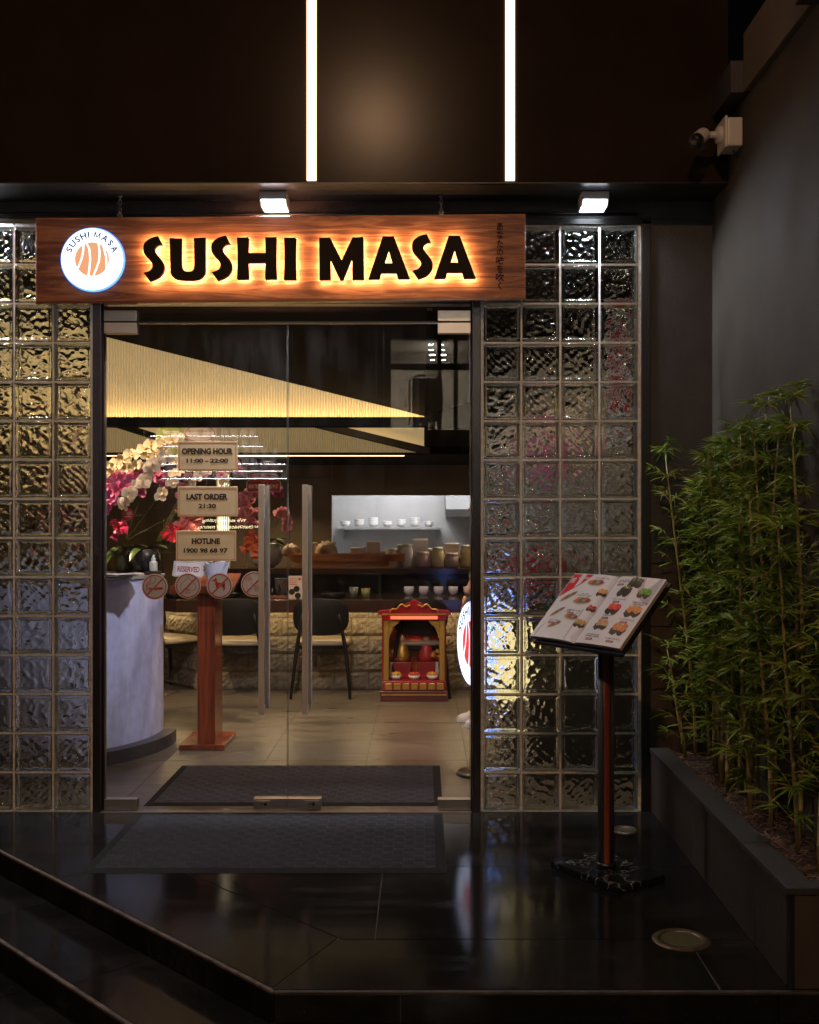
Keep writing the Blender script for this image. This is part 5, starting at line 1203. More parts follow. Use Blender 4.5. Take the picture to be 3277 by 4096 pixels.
def stone_run(p, q):
    p, q = Vector(p), Vector(q); L = (q - p).length; d = (q - p) / L; ang = math.atan2(d.y, d.x); n = round(L / .3)
    for row in range(5):
        for i in range(n + (row % 2)):
            s_ = (i + .5 - .5 * (row % 2)) * .3; c = p + d * s_
            sx_ = 1
            if row % 2 and i == 0: c = p + d * .075; sx_ = .495
            if row % 2 and i == n: c = p + d * (L - .075); sx_ = .495
            k = RND.randrange(5); M = T((c.x, c.y - 3.82, .08 + .1555 * row)) @ rot(0, 0, ang) @ Matrix.Diagonal((sx_ * (-1 if False else 1), 1, 1, 1))
            if len(STN) <= k: STN.append(proto(stone(len(STN) + 40), 'stone_tile', M_STONE, bar, M))
            else: inst(STN[k], bar, M, 'stone_tile')
stone_run((-1.97, 3.82, 0), (2.23, 3.82, 0)); stone_run((-2.82, 4.67, 0), (-1.97, 3.822, 0))
MB().box((-1.96, 3.85, 0), (2.5, 4.45, .699)).build('carcass', M_IGROUT, bar)
M_TOP = mat('dark lacquered top', (.035, .018, .013), .18, coat=.5)
m = MB(); tp = [(-2.95, 4.35), (-2.05, 3.45), (2.6, 3.45), (2.6, 4.5), (-2.0, 4.5), (-2.75, 5.0)]
m.prism(tp, lambda x, y: (x, y, .704), lambda x, y: (x, y, .812)); fix_normals(m.build('counter_top', M_TOP, bar, bevel=.004))
MB().box((-1.9, 3.66, .690), (2.5, 3.675, .7035)).build('led_strip', emat('bar strip light', (1, .72, .36), 34), bar)
m = MB(); M = T((-2.43, 4.17, .697)) @ rot(0, 0, R(-45)); m.box((-.5, -.007, -.007), (.5, .007, .0065), M); m.build('led_strip', MATS['bar strip light'], bar)
MB().box((-2.0, 4.15, .985), (2.5, 4.62, 1.038)).build('upper_shelf', M_TOP, bar, bevel=.003)
MB().box((-2.0, 4.46, .8125), (2.5, 4.60, .9845)).build('shelf_back', mat('dark mirror back', (.05, .045, .04), .12, .3), bar)
for x in (-1.9, -.4, 1.2): MB().box((x, 4.17, .8125), (x + .03, 4.45, .9845)).build('shelf_bracket', M_BLACK, bar)
# chairs
M_CHW = mat('black stained wood', (.009, .008, .0075), .5, spec=.25); M_SEAT = mat('beige leather seat', (.30, .235, .15), .38, coat=.15)
def chair(label):
    t = thing('dining_chair', label, 'chair', (0, 0, 0), 'black bentwood chairs at the bar')
    m = MB(); rc = [(.235 * math.copysign(abs(math.cos(a)) ** .55, math.cos(a)), .225 * math.copysign(abs(math.sin(a)) ** .55, math.sin(a))) for a in [2 * math.pi * i / 28 for i in range(28)]]
    n = 28; lay = [(.90, .428), (1.0, .434), (1.0, .455), (.93, .470), (.6, .478), (.0, .479)]
    m.add([(x * k, y * k, z) for k, z in lay for x, y in rc], [(j * n + i, j * n + (i + 1) % n, (j + 1) * n + (i + 1) % n, (j + 1) * n + i) for j in range(5) for i in range(n)]); m.build('seat_cushion', M_SEAT, t, True)
    m = MB(); m.prism([(x * .94, y * .94) for x, y in rc], lambda x, y: (x, y, .400), lambda x, y: (x, y, .428)); fix_normals(m.build('seat_frame', M_CHW, t, bevel=.004))
    m = MB(); N = 32; P = [(.232 * math.copysign(abs(math.cos(a)) ** .62, math.cos(a)), .155 * math.copysign(abs(math.sin(a)) ** .75, math.sin(a))) for a in [2 * math.pi * i / N for i in range(N)]]
    bk_ = lambda x, z, o: (x, -.262 - .16 * (z) * .5 + .55 * x * x + o, .675 + z)
    for o, k in ((-.014, .95), (-.010, 1), (.010, 1), (.014, .95)): m.add([bk_(x * k, z * k, o) for x, z in P], [])
    m.f += [(j * N + i, j * N + (i + 1) % N, (j + 1) * N + (i + 1) % N, (j + 1) * N + i) for j in range(3) for i in range(N)]
    m.add([bk_(0, 0, -.0155), bk_(0, 0, .0155)], []); c0 = len(m.v) - 2
    m.f += [(c0, (i + 1) % N, i) for i in range(N)] + [(c0 + 1, 3 * N + i, 3 * N + (i + 1) % N) for i in range(N)]
    fix_normals(m.build('backrest', M_CHW, t, True))
    for s in (-1, 1):
        MB().tube([(s * .245, -.30, .001), (s * .215, -.235, .30), (s * .195, -.225, .45), (s * .165, -.262, .62), (s * .150, -.275, .70)], [.012, .017, .018, .014, .010], 10).build('leg', M_CHW, t, True)
        MB().tube([(s * .235, .25, .001), (s * .20, .20, .41)], [.012, .018], 10).build('leg', M_CHW, t, True)
    return t
ch0 = chair('black chair with a beige seat, seen between the two pull handles'); ch0.location = (-.84, 3.64, 0)
for (x, y, rz, lb) in ((-1.54, 3.64, 0, 'black chair partly hidden behind the red host stand post'), (-2.20, 3.78, -35, 'turned black chair beside the grey reception counter'), (-.02, 3.66, 0, 'black chair behind the red altar, mostly hidden')):
    o = copy_tree(ch0); o.location = (x, y, 0); o.rotation_euler = (0, 0, R(rz)); o['label'] = lb

# things on the bar
pr_ = W(556, 1197, 9.75); wp = thing('orchid_pot', 'large pale round pot with pink orchids on the bar shelf', 'potted orchid', (pr_.x, 4.38, 1.0385))
cx2, cy2 = pr_.x, 4.38
MB().lathe([(.0001, 0), (.07, 0), (.13, .04), (.155, .10), (.15, .16), (.12, .205), (.105, .215), (.10, .19), (.0001, .19)], (cx2, cy2, 1.039), 32).build('pot', mat('pale grey glazed pot', (.42, .40, .37), .3, coat=.3), wp, True)
d9 = 9.7
for pts, kind, n, sz, stt in (([(556, 1150), (545, 1090), (530, 1045), (515, 1042), (500, 1055), (495, 1068)], 'rose', 11, 1.0, .45), ([(556, 1150), (555, 1090), (550, 1045), (540, 1040), (525, 1052), (518, 1066)], 'rose', 11, 1.0, .45), ([(556, 1150), (565, 1080), (580, 1036), (590, 1045)], 'magenta', 4, 1.0, .75),
                         ([(556, 1150), (540, 1110), (530, 1075), (515, 1075), (507, 1090), (512, 1105)], 'pink', 10, .9, .4), ([(556, 1150), (552, 1110), (545, 1080), (535, 1082), (532, 1098), (538, 1112)], 'pink', 8, .9, .4), ([(556, 1150), (580, 1110), (590, 1080), (598, 1085), (603, 1100), (600, 1112)], 'pink', 10, .9, .4)):
    spray(wp, [W(x, y, d9 + .1) for x, y in pts], kind, n, sz, stt)
for a, L, dr in ((200, .26, .6), (250, .26, 1.0), (320, .3, .5), (345, .3, .9), (10, .25, .4)): strap_leaf(wp, (cx2, cy2, 1.245), (math.cos(R(a)), math.sin(R(a)), .7), L, .075, dr)
bow('orange red ribbon bow on the pale round pot', tuple(W(535, 1145, 9.45)), mat('orange red ribbon', (.45, .08, .03), .4), .15, seed=12)
bn_ = W(555, 1017, 9.5); t = thing('greeting_banner', 'red scalloped banner with white Vietnamese opening wishes above pink orchids', 'banner', (bn_.x, bn_.y, bn_.z))
hw, hh = .145, .078
pts = [(-.82, 1), (.45, 1.0), (.82, .85), (.86, .25), (1, .1), (1, -.85), (.9, -1), (.4, -.92), (0, -1.02), (-.4, -.92), (-.9, -1), (-1, -.85), (-1, .1), (-.86, .25)]
for k, mm, o in ((1.05, M_WHITE, 0), (1.0, mat('red banner', (.36, .012, .025), .5), -.0035)):
    m = MB(); m.prism(pts, lambda u, v: (bn_.x + u * hw * k, bn_.y + o, bn_.z + v * hh * k), lambda u, v: (bn_.x + u * hw * k, bn_.y + .003 + o, bn_.z + v * hh * k)); fix_normals(m.build('card' if o else 'card_edge', mm, t))
m = MB(); lettering(m, 'EM HẠNH VÀ EM TRÂN CHÚC SUSHI MASA', lambda u, v: (bn_.x + (u - .5) * 1.55 * hw, bn_.y - .0042, bn_.z + (.38 + .36 * v) * hh), .01)
lettering(m, 'KHAI TRƯƠNG HỒNG PHÁT', lambda u, v: (bn_.x + (u - .5) * 1.8 * hw, bn_.y - .0042, bn_.z + (-.62 + .72 * v) * hh), .02); m.build('lettering', M_WHITE, t)
MB().tube([(bn_.x, bn_.y + .006, bn_.z - .07), (cx2 + .01, cy2 - .02, 1.24)], .003, 5).build('pick', M_STEM, t)
# wooden serving boat with shells
sb = thing('serving_boat', 'long orange wooden sushi boat on the bar shelf', 'serving boat', (-.75, 4.33, 1.0385))
M_BOAT = wood('orange boat wood', (.26, .085, .02), (.34, .125, .03), (.44, .18, .055), 1, 'X', .35)
for s in (-1, 1):
    for k, (z0, z1, f) in enumerate(((1.045, 1.095, .75), (1.0955, 1.165, 1.0))):
        m = MB(); N = 16; v = []
        for i in range(N + 1):
            a = -1 + 2 * i / N; x = -.72 + .56 * a * (.86 + .14 * (k)); yb = 4.33 + s * .12 * f * math.cos(a * 1.35); up = .05 * abs(a) ** 4 * (a < 0)
            v += [(x, yb, z0 + up), (x, yb, z1 + up), (x, yb - s * .012, z1 + up), (x, yb - s * .012, z0 + up)]
        m.add(v, [(4 * i + j, 4 * i + (j + 1) % 4, 4 * i + 4 + (j + 1) % 4, 4 * i + 4 + j) for i in range(N) for j in range(4)]); fix_normals(m.build('plank', M_BOAT, sb))
MB().box((-1.2, 4.24, 1.0387), (-.25, 4.42, 1.05)).build('deck', M_BOAT, sb); MB().box((-1.18, 4.225, 1.150), (-.22, 4.435, 1.160)).build('deck', M_BOAT, sb)
M_SHELL = mat('pale sea shell', (.50, .36, .24), .6, vary=.35, vscale=22, stretch=(1, 1, 5), bump=.5, bscale=35)
for px, sc_, lb in ((612, .085, 'knobbly sea shell left of the pull handle on the wooden boat'), (687, .105, 'ridged fan sea shell between two pegs on the wooden boat')):
    c = W(px, 1163, 9.8); t = thing('sea_shell', lb, 'shell', (c.x, 4.33, 1.1605), 'sea shells on the boat'); m = MB(); rows = 9; n = 18
    m.add([(c.x + sc_ * (.2 + .8 * j / rows) * math.cos(math.pi * i / n) * (1 + .07 * math.sin(3 * i) * j / rows), 4.30 - sc_ * .45 * math.sin(math.pi * j / rows) * (1 + .12 * (j % 2)), 1.1607 + sc_ * 1.15 * (.15 + .85 * j / rows) * math.sin(math.pi * i / n) * (1 + .10 * math.cos(4 * i) * (j > 5))) for j in range(rows + 1) for i in range(n + 1)],
          [(j * (n + 1) + i, j * (n + 1) + i + 1, (j + 1) * (n + 1) + i + 1, (j + 1) * (n + 1) + i) for j in range(rows) for i in range(n)]); m.build('fan', M_SHELL, t, True)
    MB().ball((c.x, 4.31, 1.19), sc_ * .42, 8, (1, .6, .7)).build('hinge_knob', M_SHELL, t, True)
for px in (662, 700):
    c = W(px, 1160, 9.8); MB().lathe([(.0001, 0), (.009, 0), (.009, .085), (.022, .09), (.024, .105), (.0001, .108)], (c.x, 4.39, 1.1603), 14).build('mast_peg', mat('cream peg', (.6, .5, .36), .4), sb, True)
# menu card, napkin box, trays, cups
c = W(622, 1262, 9.05); t = thing('table_card', 'upright printed dessert card on the bar top beside the pull handle', 'table card', (c.x, c.y, .8125))
MB().box((c.x - .062, c.y, .813), (c.x + .062, c.y + .012, 1.005)).build('card', mat('cream print card', (.52, .42, .36), .5), t, bevel=.001, seg=1)
m = MB()
for i, tx in enumerate(('CHECK IN', 'LIỀN TAY', 'NHẬN NGAY', 'DESSERT')): lettering(m, tx, lambda u, v: (c.x - .05 + .065 * u, c.y - .0005, .975 - .016 * i + .011 * v), .02)
m.build('lettering', M_RED, t); m = MB()
for i, (x, z) in enumerate(((.01, .895), (-.03, .87), (.02, .838))): m.prism(circ((x, z), .026, 16), lambda u, v: (c.x + u, c.y - .0004, c.z * 0 + v), lambda u, v: (c.x + u, c.y - .0006, v))
m.build('print', NORI, t)
MB().add([(c.x + .035 + .012 * math.cos(2 * math.pi * k / 14), c.y - .0006, .978 + .012 * math.sin(2 * math.pi * k / 14)) for k in range(14)], [tuple(range(14))]).build('print', M_RED, t)
c = W(592, 1255, 9.15); t = thing('napkin_box', 'shiny chrome napkin box on the bar left of the dessert card', 'napkin box', (c.x, c.y, .8125))
MB().box((c.x - .055, c.y, .835), (c.x + .055, c.y + .1, .965)).build('box', mat('chrome', (.6, .6, .6), .12, 1), t, bevel=.006); MB().box((c.x - .06, c.y - .003, .9655), (c.x + .06, c.y + .105, .975)).build('lid', M_BLACK, t, bevel=.002)
MB().box((c.x - .11, c.y - .07, .8125), (c.x + .08, c.y + .11, .8345)).build('tray', mat('brown tray', (.14, .045, .025), .35), t, bevel=.003)
for k, (dx, h) in enumerate(((-.07, .05), (-.025, .075), (.045, .045))):
    x = c.x + dx; tt = thing('sauce_pot', ('squat black soy pot on the napkin tray', 'taller black soy pot in the middle of the tray', 'small black sauce pot at the tray end')[k], 'sauce pot', (x, c.y - .04, .835), 'black sauce pots')
    MB().lathe([(.0001, 0), (.016, 0), (.020, h * .5), (.013, h * .85), (.010, h)], (x, c.y - .04, .835), 14).build('jar', M_BLACK, tt, True); MB().lathe([(.012, h), (.011, h + .01), (.0001, h + .013)], (x, c.y - .04, .835), 12).build('lid', M_BLACK, tt, True)
for k, (px, py, r_, lb) in enumerate(((700, 1262, .12, 'stacked black plates on the bar right of the handles'), (480, 1262, .11, 'black plates on the bar behind the no dogs sticker'), (370, 1268, .1, 'black plates on the bar near the reception counter'))):
    c = W(px, py, 9.2); t = thing('plate_stack', lb, 'plates', (c.x, c.y, .8125), 'black plates on the bar')
    for j in range(3): MB().lathe([(.0001, .004), (r_ * .6, .004), (r_ * (.98 - .04 * j), .016), (r_ * (1 - .04 * j), .017), (r_ * .7, .0)], (c.x, c.y, .8130 + .009 * j), 26).build('plate', mat('black glazed plate', (.02, .02, .022), .15), t, True)
for k, (px, col, h, lb) in enumerate(((745, (.10, .10, .09), .085, 'dark glass tumbler on the bar right of the second chair'), (770, (.16, .15, .05), .075, 'olive glass tumbler beside the dark tumbler'))):
    c = W(px, 1264, 9.2); t = thing('tumbler', lb, 'cup', (c.x, c.y, .8125), 'tumblers on the bar'); MB().lathe([(.0001, 0), (.034, 0), (.040, h), (.037, h), (.031, .006)], (c.x, c.y, .8128), 20).build('cup', mat('tumbler%d' % k, col, .15), t, True); MB().lathe([(.040, h), (.0405, h + .002), (.0365, h + .001)], (c.x, c.y, .8128), 20).build('rim', M_STEEL, t, True)
# ================================================================== kitchen hatch, altar, lit round sign, person
M_STAIN = mat('kitchen stainless', (.38, .38, .38), .6, .3, vary=.1, vscale=6)
kt = thing('kitchen_light', 'cool white tube light at the top of the kitchen hatch', 'ceiling light', (0, 5.9, 2.35))
MB().box((-.75, 5.85, 2.33), (1.6, 5.95, 2.36)).build('fixture', M_WHITE, kt); MB().box((-.7, 5.87, 2.315), (1.55, 5.93, 2.3295)).build('diffuser', emat('kitchen tube', (.95, .96, 1), 110), kt)
hd = thing('extractor_hood', 'grey steel extractor hood in the kitchen', 'extractor hood', (.7, 6.2, 1.55))
m = MB(); m.prism([(6.0, 1.50), (6.0, 1.58), (6.35, 1.95), (6.58, 1.95), (6.58, 1.50)], lambda y, z: (.25, y, z), lambda y, z: (1.9, y, z)); fix_normals(m.build('canopy', mat('dull hood steel', (.10, .10, .10), .6), hd))
cn = thing('kitchen_counter', 'steel work counter behind the hatch', 'counter', (.4, 6.2, .9))
MB().box((-1.0, 5.95, .86), (2.4, 6.59, .90)).build('work_top', M_STAIN, cn); MB().box((-1.0, 6.0, .0), (2.4, 6.58, .859)).build('cabinet_front', M_STAIN, cn)
sh1 = thing('wall_shelf', 'steel wall shelf above the kitchen work counter', 'shelf', (-.2, 6.45, 1.36))
MB().box((-.95, 6.35, 1.36), (.2, 6.59, 1.385)).build('board', M_STAIN, sh1)
for x in (-.9, .15): MB().box((x, 6.4, 1.26), (x + .02, 6.59, 1.359)).build('bracket', M_STAIN, sh1)
for k in range(7):
    x = -.86 + .155 * k; t = thing('bowl_stack', 'stack of white bowls on the kitchen shelf, %s' % ('at its dark end', 'second from the dark end', 'third from the dark end', 'in the middle of the row', 'just past the middle', 'next to last before the hood', 'nearest the hood')[k], 'bowls', (x, 6.46, 1.3855), 'white bowls on the kitchen shelf')
    for j in range(2 + k % 3): MB().lathe([(.0001, .004), (.03, .003), (.06, .045), (.057, .046), (.028, .01)], (x, 6.46, 1.386 + .02 * j), 16).build('bowl', M_WHITE, t, True)
IT = [(-.28, .07, .15, (.45, .38, .36)), (-.14, .055, .19, (.52, .50, .55)), (.0, .075, .12, (.36, .24, .30)), (.14, .06, .16, (.50, .44, .30)), (.27, .07, .11, (.40, .30, .36)), (.40, .06, .18, (.55, .46, .22)), (.54, .065, .13, (.34, .28, .42))]
NM = ['pale pink storage jar on the bar shelf beyond the wooden boat', 'tall lavender white jar on the bar shelf', 'squat mauve jar on the bar shelf', 'beige jar in the middle of the bar shelf', 'low plum coloured jar on the bar shelf', 'tall yellow jar on the bar shelf before the person', 'violet jar at the far end of the bar shelf']
for (x, r_, h, col), lb in zip(IT, NM):
    t = thing('storage_jar', lb, 'jar', (x, 4.36, 1.0385), 'storage jars on the bar shelf')
    MB().lathe([(.0001, 0), (r_ * .85, 0), (r_, .02), (r_, h * .75), (r_ * .8, h * .9), (r_ * .75, h)], (x, 4.36, 1.039), 20).build('body', mat('jar' + lb[:12], col, .35), t, True)
    MB().lathe([(r_ * .82, h), (r_ * .82, h + .022), (.0001, h + .026)], (x, 4.36, 1.039), 18).build('lid', M_STAIN, t, True)
for k in range(9):
    x = -.60 + .145 * k; h = (.16, .22, .13, .19, .24, .15, .20, .12, .18)[k]; col = ((.50, .40, .36), (.55, .50, .52), (.48, .36, .34))[k % 3]
    t = thing('takeaway_box', '%s takeaway box behind the jars, %s in the row' % (('buff', 'pale grey', 'pinkish')[k % 3], ('first', 'second', 'third', 'fourth', 'middle', 'sixth', 'seventh', 'eighth', 'last')[k]), 'box', (x, 4.50, 1.0385), 'takeaway boxes on the bar shelf')
    MB().box((x - .066, 4.45, 1.0388), (x + .066, 4.58, 1.0388 + h)).build('box', mat('takeaway card %d' % (k % 3), col, .6), t, bevel=.003); MB().box((x - .069, 4.447, 1.0389 + h), (x + .069, 4.583, 1.055 + h)).build('lid', M_WHITE, t, bevel=.002)
for k in range(6):
    x = -.12 + .13 * k; t = thing('tea_cup', 'small lavender tea cup on the bar top, %s from the tumblers' % ('nearest', 'second', 'third', 'fourth', 'fifth', 'farthest')[k], 'cup', (x, 3.95, .8125), 'tea cups on the bar')
    MB().lathe([(.0001, 0), (.024, 0), (.040, .03), (.043, .075), (.039, .075), (.03, .01)], (x, 3.95, .8128), 18).build('cup', mat('lavender glaze', (.40, .36, .44), .3), t, True)
# red spirit altar on the floor
ax, ay = W(872, 1475, 8.79).x, 3.26
AW, AD, AH = .255, .40, .83
al = thing('floor_altar', 'small red and gold floor altar cabinet facing the doors', 'altar', (ax, ay, 0))
M_ARED = mat('red lacquer', (.30, .012, .016), .22, coat=.4); M_AGOLD = mat('gold leaf', (.55, .33, .07), .35, .7, bump=.5, bscale=60)
MB().box((ax - AW - .02, ay - .02, .001), (ax + AW + .02, ay + AD, .085)).build('plinth', mat('dark red lacquer', (.10, .012, .014), .25, coat=.4), al, bevel=.006)
for k in range(7): MB().box((ax - AW + .02 + .07 * k, ay - .026, .095), (ax - AW + .075 + .07 * k, ay - .012, .15)).build('carved_panel', M_AGOLD, al, bevel=.006)
MB().box((ax - AW, ay - .01, .0855), (ax + AW, ay + AD, .165)).build('lower_rail', M_ARED, al, bevel=.004)
for s in (-1, 1):
    MB().box((ax + s * (AW - .028) - .022, ay, .1655), (ax + s * (AW - .028) + .022, ay + .05, .66)).build('post', M_AGOLD, al, bevel=.006)
    MB().box((ax + s * AW - .008, ay + .051, .1655), (ax + s * AW + .008, ay + AD, .66)).build('side_panel', M_ARED, al)
MB().box((ax - AW + .009, ay + AD - .012, .1655), (ax + AW - .009, ay + AD, .66)).build('back_panel', mat('printed gold red back', (.40, .05, .03), .4, col2=(.55, .30, .06), vscale=25), al)
MB().box((ax - AW - .01, ay - .015, .6605), (ax + AW + .01, ay + AD, .705)).build('top_rail', M_ARED, al, bevel=.004)
m = MB(); m.prism([(-AW - .05, .706), (AW + .05, .706), (AW + .03, .74), (.12, .76), (.06, .80), (0, .83), (-.06, .80), (-.12, .76), (-AW - .03, .74)], lambda x, z: (ax + x, ay - .02, z), lambda x, z: (ax + x, ay + .05, z)); fix_normals(m.build('crest', M_ARED, al, bevel=.004))
MB().box((ax - .19, ay - .027, .672), (ax + .19, ay - .0165, .694)).build('light_bar', emat('altar red lamp', (1, .06, .03), 5), al)
m = MB(); m.prism(circ((0, .62), .05, 18), lambda x, z: (ax + x, ay + .36, z), lambda x, z: (ax + x, ay + .375, z)); m.build('halo_lamp', emat('altar halo lamp', (1, .10, .05), 5), al)
MB().box((ax - AW - .004, ay - .021, .7055), (ax + AW + .004, ay - .0155, .716)).build('gold_trim', M_AGOLD, al); MB().box((ax - AW - .012, ay - .0255, .05), (ax + AW + .012, ay - .0205, .062)).build('gold_trim', M_AGOLD, al)
for s in (-1, 1):
    m = MB(); m.tube([(ax + s * (.20 - .17 * t), ay - .026, .725 + .06 * math.sin(2.2 * t) + .012 * math.sin(14 * t)) for t in [k / 12 for k in range(13)]], .007, 6); m.build('carved_scroll', M_AGOLD, al, True)
    m = MB(); m.prism([(0, .655), (.09, .655), (.07, .63), (.035, .60), (.01, .54), (0, .50)], lambda x, z: (ax + s * (AW - .05 - x), ay + .01, z), lambda x, z: (ax + s * (AW - .05 - x), ay + .02, z)); fix_normals(m.build('corner_bracket', M_AGOLD, al))
    vx = ax + s * .185; t = thing('altar_vase', 'slim altar vase with red and yellow flowers, %s' % ('nearer the pull handles' if s < 0 else 'nearer the round lit sign'), 'vase', (vx, ay + .17, .166), 'altar vases')
    MB().lathe([(.0001, 0), (.022, 0), (.03, .05), (.014, .10), (.02, .13)], (vx, ay + .17, .166), 14).build('vase', M_WHITE, t, True)
    for k in range(6): MB().ball((vx + .03 * math.cos(k), ay + .17 + .03 * math.sin(k * 1.7), .32 + .012 * k), .02, 6).build('flower', mat('altar flower%d' % (k % 2), ((.55, .04, .05), (.60, .40, .03))[k % 2], .6), t, True)
for k in range(3): MB().tube([(ax - .01 + .01 * k, ay + .085, .20), (ax - .012 + .012 * k, ay + .085, .36)], .0016, 4).build('incense_stick', M_ARED, al)
for s, lb in ((-1, 'small seated golden robed figurine in the altar, nearer the pull handles'), (1, 'small seated red robed figurine in the altar, nearer the lit round sign')):
    x = ax + s * .10; t = thing('figurine', lb, 'figurine', (x, ay + .2, .166), 'altar figurines')
    MB().lathe([(.0001, 0), (.07, 0), (.068, .05), (.05, .12), (.03, .16), (.0001, .17)], (x, ay + .22, .30), 16).build('robe', M_AGOLD if s < 0 else mat('red robe', (.45, .03, .03), .4), t, True)
    MB().ball((x, ay + .215, .49), .034, 8).build('head', mat('figurine face', (.5, .3, .2), .5), t, True); MB().lathe([(.036, 0), (.03, .025), (.0001, .035)], (x, ay + .215, .505), 12).build('hat', M_AGOLD, t, True)
    MB().box((x - .075, ay + .14, .1665), (x + .075, ay + .3, .299)).build('seat_block', M_ARED, t, bevel=.004)
for k, (dx, col, lb) in enumerate(((-.15, (.5, .30, .03), 'yellow fruit dish in front of the altar figurines'), (0, (.45, .06, .03), 'incense bowl in the middle of the altar'), (.15, (.48, .22, .02), 'orange fruit dish at the altar corner'))):
    t = thing('offering_dish', lb, 'dish', (ax + dx, ay + .08, .166), 'offerings in the altar')
    MB().lathe([(.0001, .004), (.035, .004), (.05, .035), (.046, .035), (.03, .01)], (ax + dx, ay + .085, .166), 16).build('dish', M_WHITE, t, True)
    for j in range(4): MB().ball((ax + dx + .022 * math.cos(1.57 * j), ay + .085 + .022 * math.sin(1.57 * j), .205), .023, 7).build('fruit', mat('offering%d' % k, col, .4), t, True)

# double sided lit round sign on a bracket post
sc_ = Vector((.328, .80, .762)); sr = .242; nrm = Vector((-math.sin(R(73)), -math.cos(R(73)), 0)); rt = Vector((-nrm.y, nrm.x, 0)); 
rs_ = thing('round_light_sign', 'round white lit logo sign seen edge-on inside beside the door jamb', 'logo sign', (sc_.x, sc_.y, 0))
logo(rs_, lambda u, v, h: sc_ + rt * u * sr + Vector((0, 0, v * sr)) + nrm * (h + .02), 1, emat('round sign white light', (.66, .74, 1), 2.3), .03, M_RIM, emat('round sign salmon light', (1, .10, .08), .95), M_LOGOB, -.06)
MB().tube([sc_ + Vector((0, 0, -sr * 1.05)), Vector((sc_.x, sc_.y, .02))], .018, 12).build('stand_pole', M_BLACK, rs_, True)
MB().lathe([(.0001, .016), (.14, .016), (.15, .004), (.15, 0)], (sc_.x + .02, sc_.y, .0005), 28).build('stand_foot', M_BLACK, rs_, True)

# standing person mostly hidden by the jamb
def skin(name, chain, parent, m_, sub=2):
    """chain: list of (pos, radius, parent_index)"""
    me = bpy.data.meshes.new(name); org = ORG[parent.name]
    me.from_pydata([tuple(Vector(p) - org) for p, r_, k in chain], [(k, i) for i, (p, r_, k) in enumerate(chain) if k is not None], [])
    o = bpy.data.objects.new(name, me); C.objects.link(o); o.parent = parent; ORG[o.name] = org
    sm = o.modifiers.new('skin', 'SKIN'); sm.use_smooth_shade = True
    for i, (p, r_, k) in enumerate(chain):
        sv = me.skin_vertices[0].data[i]; sv.radius = (r_, r_) if not isinstance(r_, tuple) else r_; sv.use_root = (i == 0)
    ss_ = o.modifiers.new('sub', 'SUBSURF'); ss_.levels = sub; ss_.render_levels = sub
    me.materials.append(m_); return o
pxp, pyp = .455, 2.32
pe = thing('person', 'person in dark trousers, taupe top and white sneakers standing behind the door jamb', 'person', (pxp, pyp, 0))
P = lambda x, y, z: (pxp + x, pyp + y, z)
M_SKIN = mat('skin', (.42, .24, .16), .5, sss=.1); M_JEAN = mat('navy trousers', (.014, .016, .035), .8, bump=.2, bscale=200); M_TOP_ = mat('taupe knit top', (.20, .15, .13), .85, bump=.5, bscale=130)
skin('body', [(P(0, 0, .93), (.13, .09), None), (P(0, 0, 1.10), (.125, .09), 0), (P(0, 0, 1.30), (.15, .10), 1), (P(0, 0, 1.40), (.09, .07), 2), (P(0, -.01, 1.46), .05, 3), (P(0, -.02, 1.53), (.068, .078), 4), (P(0, -.02, 1.60), (.076, .09), 5), (P(0, -.01, 1.66), (.055, .06), 6),
      (P(-.17, 0, 1.36), .05, 2), (P(-.20, .01, 1.12), .042, 8), (P(-.19, -.10, .92), .034, 9), (P(.17, 0, 1.36), .05, 2), (P(.20, .02, 1.12), .042, 11), (P(.20, -.06, .90), .034, 12)], pe, M_SKIN)
skin('top', [(P(0, 0, .98), (.135, .10), None), (P(0, 0, 1.12), (.135, .10), 0), (P(0, 0, 1.30), (.16, .112), 1), (P(0, 0, 1.40), (.10, .08), 2), (P(-.175, 0, 1.36), .062, 2), (P(-.205, .01, 1.14), .056, 4), (P(-.20, -.06, 1.01), .05, 5), (P(.175, 0, 1.36), .062, 2), (P(.205, .01, 1.14), .056, 7)], pe, M_TOP_, 1)
skin('trousers', [(P(0, 0, .98), (.14, .10), None), (P(-.085, 0, .84), (.095, .10), 0), (P(-.10, -.01, .48), .068, 1), (P(-.105, .0, .09), .062, 2), (P(.085, 0, .84), (.095, .10), 0), (P(.10, 0, .48), .068, 4), (P(.105, .02, .09), .062, 5)], pe, M_JEAN)
def fingers(s, base):
    for k, (dx, L) in enumerate(((-.028, .065), (-.010, .075), (.009, .072), (.026, .058))):
        b_ = Vector(base) + Vector((dx, -.01, -.05)); MB().tube([b_, b_ + Vector((0, -.012, -L * .5)), b_ + Vector((0, -.006, -L))], [.0095, .0085, .006], 8).build('finger', M_SKIN, pe, True)
    b_ = Vector(base) + Vector((-s * .032, -.01, -.01)); MB().tube([b_, b_ + Vector((-s * .018, -.015, -.025)), b_ + Vector((-s * .016, -.018, -.05))], [.011, .010, .007], 8).build('thumb', M_SKIN, pe, True)
    MB().ball(Vector(base) + Vector((0, -.005, -.03)), .042, 8, (.95, .5, 1.15)).build('palm', M_SKIN, pe, True)
fingers(-1, P(-.19, -.11, .90)); fingers(1, P(.20, -.065, .88))
MB().ball(P(0, .01, 1.635), .098, 12, (.95, 1.05, 1.05)).build('hair', mat('black hair', (.012, .010, .009), .45), pe, True)
for s in (-1, 1):
    MB().ball(P(s * .03, -.098, 1.585), .011, 6).build('eye', M_INK, pe, True)
